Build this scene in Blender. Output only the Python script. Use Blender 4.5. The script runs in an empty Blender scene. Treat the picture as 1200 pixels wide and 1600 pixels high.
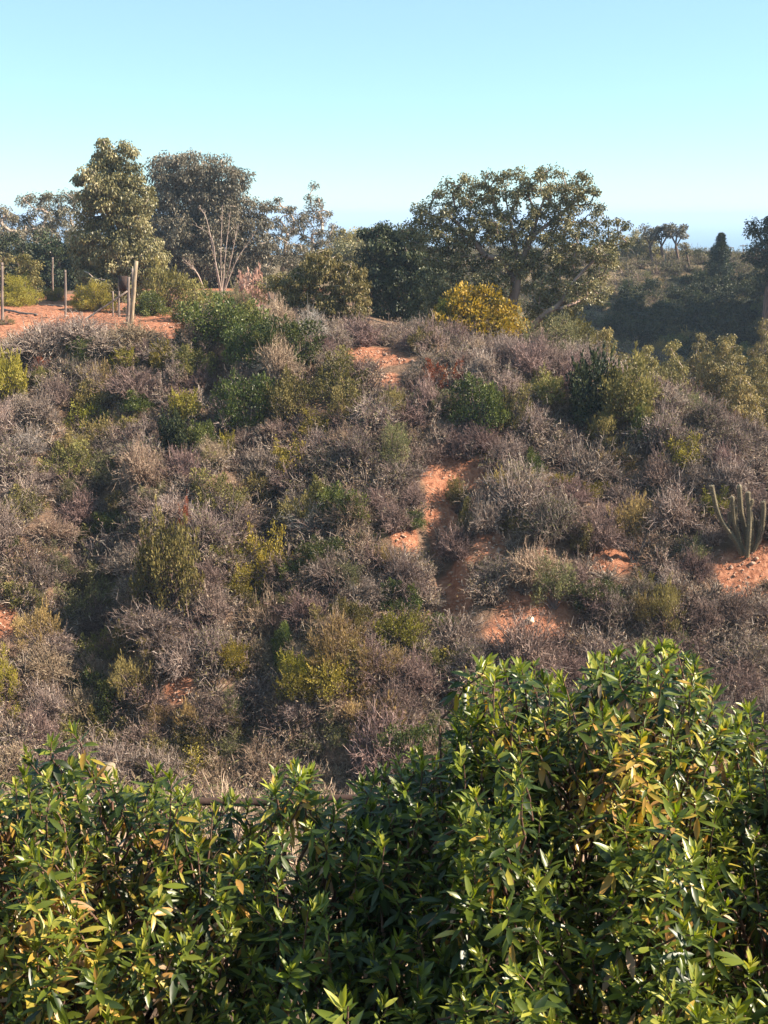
import bpy, math, random
import numpy as np
C = bpy.context; S = C.scene; COL = S.collection
R = math.radians
rng = np.random.default_rng(11); random.seed(11)

# ---------------------------------------------------------------- camera, sky, sun, exposure
F = 1700.0; TH = math.atan(463.0/F)                 # focal length in photo pixels; pitch that puts the horizon at y=337
cam = bpy.data.cameras.new('camera'); co = bpy.data.objects.new('camera', cam); COL.objects.link(co)
co.location = (0, 0, 0); co.rotation_euler = (math.pi/2 - TH, 0, 0)
cam.sensor_fit = 'VERTICAL'; cam.sensor_height = 24; cam.lens = 24*F/1600; cam.clip_start = .05; cam.clip_end = 40000
S.camera = co
SUN_EL = R(36); SUN_AZ = R(-4)                       # azimuth measured from +x (right) towards +y (away)
sd = np.array([math.cos(SUN_EL)*math.cos(SUN_AZ), math.cos(SUN_EL)*math.sin(SUN_AZ), math.sin(SUN_EL)])
from mathutils import Vector
w = bpy.data.worlds.new('World'); S.world = w; w.use_nodes = True
nt = w.node_tree; bg = nt.nodes['Background']
sky = nt.nodes.new('ShaderNodeTexSky'); sky.sky_type = 'NISHITA'; sky.sun_disc = False
sky.sun_elevation = SUN_EL; sky.sun_rotation = math.pi/2 - SUN_AZ
sky.air_density = .8; sky.dust_density = 0; sky.ozone_density = 1.0
tint = nt.nodes.new('ShaderNodeMixRGB'); tint.blend_type = 'MULTIPLY'; tint.inputs[0].default_value = 1; tint.inputs[2].default_value = (.78, 1.03, 1.10, 1)
nt.links.new(sky.outputs[0], tint.inputs[1]); veil = nt.nodes.new('ShaderNodeMixRGB'); veil.inputs[0].default_value = .42; veil.inputs[2].default_value = (3.2, 4.7, 5.0, 1)      # thin even haze over the whole sky
nt.links.new(tint.outputs[0], veil.inputs[1]); nt.links.new(veil.outputs[0], bg.inputs[0]); bg.inputs[1].default_value = .072
sl = bpy.data.lights.new('sun', 'SUN'); sl.energy = 5; sl.angle = R(.5); sl.color = (1, .86, .68)
so = bpy.data.objects.new('sun', sl); COL.objects.link(so); so.rotation_euler = Vector(sd).to_track_quat('Z', 'Y').to_euler()
S.view_settings.view_transform = 'Standard'; S.view_settings.look = 'None'; S.view_settings.gamma = 1; S.view_settings.exposure = 1.48
S.render.engine = 'CYCLES'; S.cycles.volume_bounces = 1; S.cycles.max_bounces = 6; S.cycles.transparent_max_bounces = 6

# ---------------------------------------------------------------- helpers
def ray(px, py):
    u = (px-600)/F; v = (800-py)/F
    return np.array([u, math.cos(TH)+v*math.sin(TH), -math.sin(TH)+v*math.cos(TH)])
def at(px, py, Y):
    d = ray(px, py); return d*(Y/d[1])
def mpp(py, Y):                                      # metres per photo pixel at distance Y
    return Y/ray(600, py)[1]/F
def proj(p):
    x, y, z = p; zc = y*math.cos(TH)-z*math.sin(TH); yc = y*math.sin(TH)+z*math.cos(TH)
    return 600+F*x/zc, 800-F*yc/zc
def ss(a, b, t): t = np.clip((t-a)/(b-a), 0, 1); return t*t*(3-2*t)
nr = np.random.default_rng(5)
WV = [(nr.uniform(0, 6.28), nr.uniform(0, 6.28), nr.uniform(.6, 1.6), nr.uniform(0, 6.28)) for _ in range(9)]
def wav(x, y, lam):
    s = 0
    for a, p, f, q in WV:
        k = 6.283/lam*f; s = s + np.sin(k*(x*math.cos(a)+y*math.sin(a))+p+1.3*np.sin(k*.5*(x*math.sin(a)-y*math.cos(a))+q))
    return s/4.0
def smin(a, b, k): h = np.clip(.5+.5*(b-a)/k, 0, 1); return b*(1-h)+a*h-k*h*(1-h)
GUL = [(-9.5, 35.5, -8.2, 29.5, 1.5, 1.0), (-3.8, 37, -3.4, 30, 1.0, .7), (2.0, 33.8, 2.1, 30.5, .8, .6), (-11, 41, -10, 37, .9, .8), (-6.2, 42.5, -5.6, 39.5, 1.0, .7), (-9, 28.5, -1, 27.5, 1.0, 1.2), (7, 41.5, 7.8, 38.5, .8, .8)]
def H(x, y):
    x = np.asarray(x, float); y = np.asarray(y, float)
    lip = np.interp(x, [-60, -13, -4, 0, 5, 8, 11, 14, 20, 30, 60, 90], [-3.9, -4.1, -4.2, -4.9, -5.3, -5.6, -6.7, -8.4, -12.5, -15, -9, -3])
    back = ss(62, 90, y)*ss(10, -5, x-(y-60)*.1)
    lip = lip*(1-back) - 4.3*back
    far = ss(84, 132, y); top = -3.2-.035*np.clip(x-30, 0, 60)+.01*(y-135)*0
    rightbank = ss(52, 66, x)*ss(70, 95, y)
    P = lip*(1-far)+top*far
    P = P*(1-rightbank)+(-1.0)*rightbank
    fr = -14.3+.567*(y-27)
    n = wav(x, y, 9)*.35+wav(x+31, y-7, 3.4)*.14
    g = 0
    for x0, y0, x1, y1, dep, wd in GUL:
        t = np.clip(((x-x0)*(x1-x0)+(y-y0)*(y1-y0))/((x1-x0)**2+(y1-y0)**2), 0, 1)
        dx = x-(x0+t*(x1-x0)); dy = y-(y0+t*(y1-y0)); w_ = np.where(dx > 0, wd*.75, wd*1.7)
        g = g-dep*np.exp(-(dx/w_)**2-(dy/1.3)**2)
    near = -1.7-.85*np.clip(y-1, 0, 3)-.5*np.clip(y-4, 0, 60)
    slope = smin(fr+n+g, P+n*.25*ss(90, 50, y), 1.0)
    m = ss(-1.0, 1.0, slope-near)
    h = near*(1-m)+slope*m
    h = np.where(y < 12, near+n*.1, h)
    edge = np.clip((np.maximum(np.abs(x)-200, y-235)), 0, 999)
    h = h-np.clip(y-138, 0, 120)*.07
    return h-edge*.45-ss(0, 15, edge)*2-.0105*np.clip(y, 0, 150)
def hit(px, py, y0=8, y1=240):
    d = ray(px, py); ys = np.arange(y0, y1, .1); p = d[None]*(ys/d[1])[:, None]
    b = p[:, 2] < H(p[:, 0], p[:, 1]); i = int(np.argmax(b)) if b.any() else len(ys)-1
    q = p[i]; return np.array([q[0], q[1], float(H(q[0], q[1]))])

def tag(o, label=None, cat=None, group=None, kind=None):
    if label: o['label'] = label
    if cat: o['category'] = cat
    if group: o['group'] = group
    if kind: o['kind'] = kind
    return o
def empty(name, loc):
    o = bpy.data.objects.new(name, None); COL.objects.link(o); o.location = tuple(float(a) for a in loc); o.empty_display_size = .1; return o
def mk(name, V, Fc, mats, tone=None, midx=None, smooth=False, link=True, parent=None, origin=None):
    """V (n,3); Fc list of int arrays, each (m,k)"""
    V = np.asarray(V, np.float32)
    if origin is not None: V = V-np.asarray(origin, np.float32)[None]
    me = bpy.data.meshes.new(name)
    tot = np.concatenate([np.full(len(f), f.shape[1]) for f in Fc]); li = np.concatenate([f.ravel() for f in Fc]).astype(np.int32)
    me.vertices.add(len(V)); me.vertices.foreach_set('co', V.ravel())
    me.loops.add(len(li)); me.loops.foreach_set('vertex_index', li)
    me.polygons.add(len(tot)); st = np.concatenate([[0], np.cumsum(tot)[:-1]]).astype(np.int32)
    me.polygons.foreach_set('loop_start', st); me.polygons.foreach_set('loop_total', tot.astype(np.int32))
    if midx is not None: me.polygons.foreach_set('material_index', np.asarray(midx, np.int32))
    if smooth: me.polygons.foreach_set('use_smooth', np.ones(len(tot), bool))
    for m in (mats if isinstance(mats, list) else [mats]): me.materials.append(m)
    if tone is not None:
        a = me.attributes.new('tone', 'FLOAT', 'POINT'); a.data.foreach_set('value', np.asarray(tone, np.float32))
    me.update(calc_edges=True); me.validate()
    o = bpy.data.objects.new(name, me)
    if link: COL.objects.link(o)
    if parent is not None: o.parent = parent
    return o
def nrm(a): return a/np.maximum(np.linalg.norm(a, axis=-1, keepdims=True), 1e-9)
def rdir(n): return nrm(rng.normal(size=(n, 3)))
def join(parts):
    """parts: list of (V, [faces], tone, matindex)"""
    Vs, Q, T, M, fs = [], 0, [], [], []
    for V, f, t, m in parts:
        Vs.append(V); T.append(np.broadcast_to(t, (len(V),)) if np.ndim(t) == 0 else t)
        for ff in f: fs.append(ff+Q); M.append(np.full(len(ff), m))
        Q += len(V)
    return np.concatenate(Vs), fs, np.concatenate(T), np.concatenate(M)
def quads(c, d, L, W, tone=None, nv=None):           # flat diamond leaves, base at c
    n = len(c); d = nrm(d); s = nrm(np.cross(d, rdir(n) if nv is None else nv))
    L = np.broadcast_to(L, (n,))[:, None]; W = np.broadcast_to(W, (n,))[:, None]
    up = np.cross(s, d)*W*.25
    V = np.stack([c, c+d*L*.45+s*W*.5+up, c+d*L, c+d*L*.45-s*W*.5+up], 1).reshape(-1, 3)
    t = np.repeat(rng.random(n) if tone is None else tone, 4)
    return V, [np.arange(4*n).reshape(n, 4)], t
def tubes(P, Rd, sides=3, tone=0.5, cap=False):      # P (n,k,3), Rd (n,k)
    n, k, _ = P.shape; d = nrm(P[:, -1]-P[:, 0]+1e-6)
    a = nrm(np.cross(d, np.where(np.abs(d[:, 2:3]) < .9, [[0, 0, 1.]], [[1., 0, 0]]))); b = np.cross(d, a)
    an = np.arange(sides)*2*math.pi/sides
    ring = a[:, None, None]*np.cos(an)[None, None, :, None]+b[:, None, None]*np.sin(an)[None, None, :, None]
    V = P[:, :, None]+ring*Rd[:, :, None, None]
    idx = np.arange(n*k*sides).reshape(n, k, sides); j = np.roll(idx, -1, axis=2)
    f = [np.stack([idx[:, :-1], j[:, :-1], j[:, 1:], idx[:, 1:]], -1).reshape(-1, 4)]
    if cap: f.append(idx[:, -1].reshape(n, sides))
    t = np.repeat(tone, k*sides) if np.ndim(tone) else tone
    return V.reshape(-1, 3), f, t
def curve(pts, k=16):                                # smooth polyline through pts
    pts = np.asarray(pts, float); n = len(pts); t = np.linspace(0, n-1, k); out = []
    for u in t:
        i = min(int(u), n-2); f = u-i; p0, p1, p2, p3 = pts[max(i-1, 0)], pts[i], pts[i+1], pts[min(i+2, n-1)]
        out.append(.5*((2*p1)+(-p0+p2)*f+(2*p0-5*p1+4*p2-p3)*f*f+(-p0+3*p1-3*p2+p3)*f**3))
    return np.array(out)

# ---------------------------------------------------------------- materials
def newmat(name):
    m = bpy.data.materials.new(name); m.use_nodes = True; return m, m.node_tree, m.node_tree.nodes['Principled BSDF']
def ramp(t, cols, fac):
    r = t.nodes.new('ShaderNodeValToRGB'); e = r.color_ramp.elements
    while len(e) < len(cols): e.new(.5)
    for i, (p, c) in enumerate(cols): e[i].position = p; e[i].color = (*c, 1)
    if fac is not None: t.links.new(fac, r.inputs[0])
    return r
def leafmat(name, cols, rough=.5, trans=.3, spec=.4, objvar=.25, tcol=1.0):
    m, t, b = newmat(name)
    at_ = t.nodes.new('ShaderNodeAttribute'); at_.attribute_name = 'tone'
    r = ramp(t, cols, at_.outputs['Fac'])
    oi = t.nodes.new('ShaderNodeObjectInfo'); hs = t.nodes.new('ShaderNodeHueSaturation')
    mr = t.nodes.new('ShaderNodeMapRange'); mr.inputs[3].default_value = 1-objvar*1.3; mr.inputs[4].default_value = 1+objvar*1.5
    t.links.new(oi.outputs['Random'], mr.inputs[0]); t.links.new(mr.outputs[0], hs.inputs['Value']); t.links.new(r.outputs[0], hs.inputs['Color'])
    mh = t.nodes.new('ShaderNodeMapRange'); mh.inputs[3].default_value = .5-.02*objvar/.25; mh.inputs[4].default_value = .5+.015*objvar/.25
    sc = t.nodes.new('ShaderNodeMath'); sc.operation = 'FRACT'; mu = t.nodes.new('ShaderNodeMath'); mu.operation = 'MULTIPLY'; mu.inputs[1].default_value = 7.31
    t.links.new(oi.outputs['Random'], mu.inputs[0]); t.links.new(mu.outputs[0], sc.inputs[0]); t.links.new(sc.outputs[0], mh.inputs[0]); t.links.new(mh.outputs[0], hs.inputs['Hue'])
    t.links.new(hs.outputs[0], b.inputs['Base Color']); b.inputs['Roughness'].default_value = rough; b.inputs['Specular IOR Level'].default_value = spec
    if trans > 0:
        tr = t.nodes.new('ShaderNodeBsdfTranslucent'); mx = t.nodes.new('ShaderNodeMixShader'); mx.inputs[0].default_value = trans
        h2 = t.nodes.new('ShaderNodeHueSaturation'); h2.inputs['Value'].default_value = tcol; h2.inputs['Saturation'].default_value = 1.1
        t.links.new(hs.outputs[0], h2.inputs['Color']); t.links.new(h2.outputs[0], tr.inputs[0])
        t.links.new(b.outputs[0], mx.inputs[1]); t.links.new(tr.outputs[0], mx.inputs[2])
        t.links.new(mx.outputs[0], t.nodes['Material Output'].inputs[0])
    return m
def barkmat(name, c1, c2, scale=8, rough=.85):
    m, t, b = newmat(name); tc = t.nodes.new('ShaderNodeTexCoord'); mp = t.nodes.new('ShaderNodeMapping'); mp.inputs['Scale'].default_value = (scale, scale, scale*.25)
    n = t.nodes.new('ShaderNodeTexNoise'); n.inputs['Scale'].default_value = 1; n.inputs['Detail'].default_value = 6
    t.links.new(tc.outputs['Object'], mp.inputs[0]); t.links.new(mp.outputs[0], n.inputs[0])
    r = ramp(t, [(.3, c1), (.7, c2)], n.outputs[0]); t.links.new(r.outputs[0], b.inputs['Base Color']); b.inputs['Roughness'].default_value = rough; b.inputs['Specular IOR Level'].default_value = .2
    bp = t.nodes.new('ShaderNodeBump'); bp.inputs['Strength'].default_value = .5; bp.inputs['Distance'].default_value = .02; t.links.new(n.outputs[0], bp.inputs['Height']); t.links.new(bp.outputs[0], b.inputs['Normal'])
    return m
M = {}
M['twig'] = leafmat('dry twigs', [(0, (.045, .032, .030)), (.4, (.18, .135, .12)), (.75, (.39, .31, .265)), (1, (.66, .56, .49))], .8, 0, .1, .25)
M['twig_tan'] = leafmat('tan twigs', [(0, (.13, .085, .06)), (.5, (.32, .23, .16)), (1, (.58, .46, .33))], .8, 0, .1, .2)
M['twig_pale'] = leafmat('bleached twigs', [(0, (.13, .11, .10)), (.5, (.32, .28, .25)), (1, (.62, .56, .50))], .8, 0, .1, .2)
M['twig_purple'] = leafmat('purple twigs', [(0, (.055, .036, .034)), (.5, (.205, .14, .125)), (1, (.46, .345, .30))], .8, 0, .1, .2)
M['green'] = leafmat('green bush leaves', [(0, (.015, .032, .010)), (.5, (.075, .10, .022)), (1, (.20, .22, .055))], .45, .22, .4)
M['olive'] = leafmat('olive bush leaves', [(0, (.045, .045, .014)), (.5, (.17, .15, .045)), (1, (.36, .30, .11))], .55, .25, .3)
M['lime'] = leafmat('yellow green bush leaves', [(0, (.06, .06, .01)), (.5, (.22, .20, .03)), (1, (.42, .36, .07))], .5, .3, .3)
M['tanleaf'] = leafmat('straw bush leaves', [(0, (.12, .09, .04)), (.5, (.27, .21, .08)), (1, (.45, .35, .14))], .7, .25, .2)
M['rust'] = leafmat('rust dry leaves', [(0, (.14, .04, .02)), (.5, (.36, .12, .04)), (1, (.5, .25, .09))], .7, .25, .2)
M['pink'] = leafmat('pink dead leaves', [(0, (.26, .14, .10)), (.5, (.55, .35, .27)), (1, (.76, .56, .46))], .7, .25, .2, .05)
M['gold'] = leafmat('golden leaves', [(0, (.08, .08, .012)), (.5, (.34, .24, .03)), (1, (.60, .40, .07))], .5, .3, .3, .04)
M['greygreen'] = leafmat('grey green scrub leaves', [(0, (.06, .065, .03)), (.5, (.15, .15, .065)), (1, (.30, .27, .13))], .65, .2, .2)
M['euc'] = leafmat('gum tree leaves', [(0, (.04, .045, .02)), (.45, (.15, .14, .06)), (.8, (.30, .26, .12)), (1, (.5, .43, .26))], .45, .22, .4, .12)
M['euc_grey'] = leafmat('grey gum tree leaves', [(0, (.045, .045, .03)), (.5, (.15, .135, .085)), (1, (.36, .31, .22))], .5, .2, .4, .12)
M['euc_young'] = leafmat('young gum tree leaves', [(0, (.055, .055, .018)), (.5, (.20, .17, .055)), (1, (.45, .36, .15))], .5, .28, .3, .15)
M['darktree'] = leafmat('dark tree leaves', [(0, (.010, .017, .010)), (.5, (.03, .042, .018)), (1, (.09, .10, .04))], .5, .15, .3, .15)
M['pine'] = leafmat('pine needles', [(0, (.012, .022, .012)), (.5, (.035, .055, .025)), (1, (.09, .11, .05))], .5, .1, .3, .1)
M['bark_brown'] = barkmat('brown bark', (.06, .04, .033), (.22, .15, .12))
M['bark_pale'] = barkmat('pale bark', (.28, .21, .17), (.62, .50, .42), 3)
M['bark_big'] = barkmat('peeling bark', (.07, .05, .042), (.46, .32, .26), 1.6)
M['post'] = barkmat('weathered post wood', (.10, .075, .065), (.30, .235, .20), 9)
M['cutwood'] = barkmat('pale cut wood', (.20, .15, .10), (.42, .33, .23), 14)
M['rust_metal'] = barkmat('rusty dark board', (.03, .02, .02), (.08, .05, .04), 6)

def soil():
    m, t, b = newmat('soil'); tc = t.nodes.new('ShaderNodeTexCoord'); N = t.nodes; L = t.links
    n1 = N.new('ShaderNodeTexNoise'); n1.inputs['Scale'].default_value = .35; n1.inputs['Detail'].default_value = 8
    n2 = N.new('ShaderNodeTexNoise'); n2.inputs['Scale'].default_value = 5; n2.inputs['Detail'].default_value = 9; n2.inputs['Roughness'].default_value = .7
    for n in (n1, n2): L.new(tc.outputs['Object'], n.inputs[0])
    red = ramp(t, [(.3, (.12, .045, .028)), (.45, (.30, .125, .072)), (.58, (.41, .19, .115)), (.75, (.56, .33, .22))], n2.outputs[0])
    duff = ramp(t, [(.3, (.10, .06, .042)), (.7, (.24, .16, .11))], n2.outputs[0])
    far = ramp(t, [(.38, (.07, .065, .035)), (.66, (.26, .18, .12))], n2.outputs[0])
    a = N.new('ShaderNodeAttribute'); a.attribute_name = 'tone'          # 1 = bare red earth, 0 = leaf litter, 2 = far hill
    ad = N.new('ShaderNodeMath'); ad.operation = 'ADD'; s = N.new('ShaderNodeMath'); s.operation = 'MULTIPLY_ADD'; s.inputs[1].default_value = .8; s.inputs[2].default_value = -.4
    L.new(n1.outputs[0], s.inputs[0]); L.new(a.outputs['Fac'], ad.inputs[0]); L.new(s.outputs[0], ad.inputs[1])
    k1 = N.new('ShaderNodeMapRange'); k1.inputs[1].default_value = .3; k1.inputs[2].default_value = .6; L.new(ad.outputs[0], k1.inputs[0])
    k2 = N.new('ShaderNodeMapRange'); k2.inputs[1].default_value = 1.35; k2.inputs[2].default_value = 1.65; L.new(ad.outputs[0], k2.inputs[0])
    m1 = N.new('ShaderNodeMixRGB'); m2 = N.new('ShaderNodeMixRGB')
    L.new(k1.outputs[0], m1.inputs[0]); L.new(duff.outputs[0], m1.inputs[1]); L.new(red.outputs[0], m1.inputs[2])
    L.new(k2.outputs[0], m2.inputs[0]); L.new(m1.outputs[0], m2.inputs[1]); L.new(far.outputs[0], m2.inputs[2]); L.new(m2.outputs[0], b.inputs['Base Color'])
    b.inputs['Roughness'].default_value = .95; b.inputs['Specular IOR Level'].default_value = .1
    bp = N.new('ShaderNodeBump'); bp.inputs['Strength'].default_value = 1; bp.inputs['Distance'].default_value = .12; L.new(n2.outputs[0], bp.inputs['Height']); L.new(bp.outputs[0], b.inputs['Normal'])
    return m

# ---------------------------------------------------------------- ground, sea
# bare earth patches seen in the photo: px, py, half width, half height
PATCH = [(710, 745, 48, 20), (686, 790, 17, 40), (690, 815, 22, 15), (765, 850, 22, 17), (632, 842, 18, 14), (585, 552, 40, 9), (612, 566, 26, 6), (612, 598, 16, 12), (352, 600, 10, 5),
         (835, 962, 56, 32), (800, 995, 40, 14), (712, 905, 28, 14), (714, 950, 26, 18), (955, 875, 38, 13), (1185, 875, 26, 20), (1150, 900, 26, 16), (8, 968, 18, 22), (280, 1082, 22, 8), (845, 862, 12, 6), (250, 512, 36, 22), (420, 800, 8, 6)]
PW = [(hit(px, py), a, b_) for px, py, a, b_ in PATCH]
def gridlines(segs): return np.concatenate([np.arange(a, b, s) for a, b, s in segs])
ys = gridlines([(-40, 8, 1.5), (8, 24, .5), (24, 56, .16), (56, 80, .6), (80, 250, 1.6), (250, 420, 8)])
xs = gridlines([(-300, -40, 8), (-40, -20, 1.2), (-20, 20, .2), (20, 60, .7), (60, 300, 8), (300, 301, 2)])
X, Y = np.meshgrid(xs, ys); Z = H(X, Y)
def soilness(x, y):
    s = np.zeros_like(x)
    for p, a, b_ in PW:
        m = mpp(700, p[1]); sx = a*m*.95; sy = b_*m*(1.9 if p[1] < 44 else 5)*.95
        s = np.maximum(s, 1.25*np.exp(-.7*(((x-p[0])/sx)**2+((y-p[1])/sy)**2)))
    plate = ss(43.5, 45.5, y)*ss(74, 68, y)*ss(-7.5, -9.5, x+wav(x, y, 5)*.6)
    s = np.maximum(s, plate*1.1)
    return s
tone = soilness(X, Y)*ss(90, 80, Y)+ss(74, 84, Y)*2.0
rg = np.exp(-(soilness(X, Y)-.6)**2/.1)
Z = Z+(.06*wav(X*3, Y, 1.1))*(soilness(X, Y) > .5)
ny, nx = X.shape; idx = np.arange(nx*ny).reshape(ny, nx)
o = mk('ground', np.stack([X, Y, Z], -1).reshape(-1, 3), [np.stack([idx[:-1, :-1], idx[:-1, 1:], idx[1:, 1:], idx[1:, :-1]], -1).reshape(-1, 4)], soil(), tone.ravel(), smooth=True)
tag(o, kind='structure')
m, t, b = newmat('sea'); b.inputs['Base Color'].default_value = (.03, .10, .16, 1); b.inputs['Roughness'].default_value = .35
n = t.nodes.new('ShaderNodeTexNoise'); n.inputs['Scale'].default_value = .05; n.inputs['Detail'].default_value = 6; tc = t.nodes.new('ShaderNodeTexCoord'); t.links.new(tc.outputs['Object'], n.inputs[0])
bp = t.nodes.new('ShaderNodeBump'); bp.inputs['Distance'].default_value = 2; t.links.new(n.outputs[0], bp.inputs['Height']); t.links.new(bp.outputs[0], b.inputs['Normal'])
sx = 9000
g = np.linspace(-1, 1, 9)*sx; GX, GY = np.meshgrid(g, g+sx*.9); gi = np.arange(81).reshape(9, 9)
tag(mk('sea', np.stack([GX, GY, np.full_like(GX, -60)], -1).reshape(-1, 3), [np.stack([gi[:-1, :-1], gi[:-1, 1:], gi[1:, 1:], gi[1:, :-1]], -1).reshape(-1, 4)], m), kind='structure')

# ---------------------------------------------------------------- shrub prototypes
def twig_shrub(sf=6, n=420, rad=1.0, hgt=1.0, mat='twig', upright=.55, leaf=260, lw=.045, thick=.0105, curl=.25):
    a = rng.random(n)*6.283; el = np.arccos(np.clip(rng.random(n)*(1-.02)+.02, 0, 1))     # from zenith
    d = np.stack([np.sin(el)*np.cos(a)*rad, np.sin(el)*np.sin(a)*rad, np.cos(el)*hgt+.15], -1)
    Lm = (.5+.65*rng.random(n)**.8)[:, None]; st = np.stack([rng.normal(0, .16*rad, n), rng.normal(0, .16*rad, n), np.zeros(n)], -1)
    lobe = 1+.32*np.sin(2*a+rng.random()*6)+.25*np.sin(5*a+rng.random()*6); d = d*np.stack([lobe, lobe, .85+.25*np.cos(2*a+1)], -1)
    k = 5; tt = np.linspace(0, 1, k)
    up = np.array([0, 0, 1.]); P = st[:, None]+tt[None, :, None]*d[:, None]*Lm[:, None]+(np.sin(tt*3.14)*upright*.35)[None, :, None]*up+rng.normal(0, .035, (n, k, 3))*tt[None, :, None]*curl*4
    V1 = tubes(P, thick*(1.35-tt)[None]*(.7+.9*rng.random(n))[:, None], 3, rng.random(n)**1.2*.8)
    # side twigs
    q = n*sf; i = rng.integers(0, n, q); s = .35+.65*rng.random(q)
    j = np.clip((s*(k-1)).astype(int), 0, k-2); fr = (s*(k-1)-j)[:, None]; B = P[i, j]*(1-fr)+P[i, j+1]*fr
    dd = nrm(nrm(P[i, -1]-P[i, 0])*.7+rdir(q)*.8+up*.25)*((.10+.22*rng.random(q))[:, None])
    k2 = np.linspace(0, 1, 3); P2 = B[:, None]+k2[None, :, None]*dd[:, None]+rng.normal(0, .02, (q, 3, 3))*k2[None, :, None]
    V2 = tubes(P2, thick*.62*np.array([1, .8, .35])[None]*np.ones((q, 1)), 3, np.clip(rng.normal(.5, .25, q), 0, 1))
    parts = [(*V1, 0), (*V2, 0)]
    if leaf:
        i = rng.integers(0, q, leaf); c = P2[i, rng.integers(0, 3, leaf)]
        parts.append((*quads(c, rdir(leaf)+[0, 0, .2], lw*(.8+1.2*rng.random(leaf)), lw*.42), 1))
    return join(parts)
def mesh_only(name, J, mats):
    V, f, t, m_ = J; o = mk(name, V, f, mats, t, m_, link=False); return o.data
DRY = {}
def dry(kind, mats, **kw):
    DRY[kind] = [mesh_only('dry_shrub', twig_shrub(**kw), mats) for _ in range(3)]
M['deadleaf'] = leafmat('withered leaves', [(0, (.10, .06, .05)), (.5, (.26, .18, .13)), (1, (.46, .35, .25))], .7, .15, .2, .2)
M['deadleaf_p'] = leafmat('withered purple leaves', [(0, (.045, .028, .026)), (.5, (.165, .105, .09)), (1, (.38, .26, .205))], .7, .15, .2, .2)
dry('grey', [M['twig'], M['deadleaf']], leaf=900, lw=.065)
dry('pale', [M['twig_pale'], M['deadleaf']], leaf=150, upright=.3, curl=.5, n=300)
dry('tan', [M['twig_tan'], M['deadleaf']], leaf=1300, lw=.065)
dry('purple', [M['twig_purple'], M['deadleaf_p']], leaf=1500, lw=.065)
dry('olive', [M['twig'], M['greygreen']], leaf=1700, lw=.065)

def bush_mesh(nc=34, per=110, L=.07, W=.035, h=1.0, sp=.2, tip=.6, spread=.17, up=.4, sprig=1.0):
    """unit bush: radius 1, height h"""
    c = []; ph = rng.random(3)*6.28
    while len(c) < nc:
        p = rng.uniform(-1, 1, 3); p[2] = rng.uniform(.12, 1)
        r = math.hypot(math.hypot(p[0], p[1]), p[2]*.95)
        lob = 1+.25*math.sin(2*math.atan2(p[1], p[0])+ph[0])+.18*math.sin(5*math.atan2(p[1], p[0])+ph[1])+.15*math.sin(p[2]*6+ph[2]); r /= lob
        if r < .86 and (r > .45 or rng.random() < .35) and all(np.linalg.norm(p-q) > sp for q in c): c.append(p)
        elif rng.random() < .002: nc -= 1
    c = np.array(c); c[:, 2] *= h
    s = spread*(.7+.6*rng.random(len(c)))
    i = np.repeat(np.arange(len(c)), per); g = rdir(len(i))*(rng.random(len(i))**.45)[:, None]; g[:, 2] *= .8
    P = c[i]+g*s[i][:, None]*1.35
    ct = rng.random(len(c))*.45
    t = np.clip(ct[i]+rng.random(len(i))*.55, 0, 1)
    # sprigs sticking out of the mass
    ns = nc; si = rng.integers(0, len(c), ns); sdir = nrm(c[si]*[1, 1, .6]+rdir(ns)*.35+[0, 0, .5]); sl_ = rng.uniform(.14, .34, ns)*sprig; q = np.repeat(np.arange(ns), 16); f_ = rng.random(len(q))
    SP = c[si][q]+sdir[q]*(f_*sl_[q]+.1)[:, None]+rng.normal(0, .012, (len(q), 3))
    P = np.concatenate([P, SP]); g = np.concatenate([g, sdir[q]*.6]); t = np.concatenate([t, np.clip(ct[si][q]+.25+.4*rng.random(len(q)), 0, 1)])
    V = quads(P, g*1.0+rdir(len(P))*.7+[0, 0, up], L*(.7+.6*rng.random(len(P))), W, t)
    # branches
    k = 5; tt = np.linspace(0, 1, k)[None, :, None]; st = np.stack([rng.normal(0, .08, len(c)), rng.normal(0, .08, len(c)), np.full(len(c), -.05)], -1)
    BP = st[:, None]*(1-tt)+c[:, None]*tt+np.array([0, 0, .12])*np.sin(tt*3.14)+rng.normal(0, .03, (len(c), k, 3))*np.sin(tt*3.14)
    return V, tubes(BP, .022*(1.2-tt[..., 0])*np.ones((len(c), 1)), 4, .4)
BUSH = {}
def bushproto(kind, leafm, n=2, **kw):
    BUSH[kind] = []
    for _ in range(n):
        a, b_ = bush_mesh(**kw)
        BUSH[kind].append((mk('foliage', a[0], a[1], M[leafm], a[2], link=False).data, mk('branches', b_[0], b_[1], M['twig'], np.full(len(b_[0]), .4), link=False).data))
bushproto('green', 'green', n=3, nc=60, per=120, sprig=.4)
bushproto('olive', 'olive', n=3, nc=46, per=95, sprig=.6)
bushproto('lime', 'lime', nc=46, per=90)
bushproto('straw', 'tanleaf', nc=40, per=90, L=.10, W=.02, up=.9)
bushproto('rust', 'rust', nc=28, per=70)
bushproto('pinkdead', 'pink', nc=24, per=60, L=.12, W=.07)
bushproto('gold', 'gold', nc=80, per=140, L=.07, W=.05, sprig=.2)
bushproto('greygreen', 'greygreen', n=3, nc=46, per=100, L=.07, W=.02, up=.6)
bushproto('dome', 'lime', nc=150, sp=.12, per=120, L=.05, W=.016, up=.5, spread=.12, sprig=.3)
bushproto('shade', 'darktree', n=3, nc=50, per=80, L=.10, W=.06)

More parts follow.
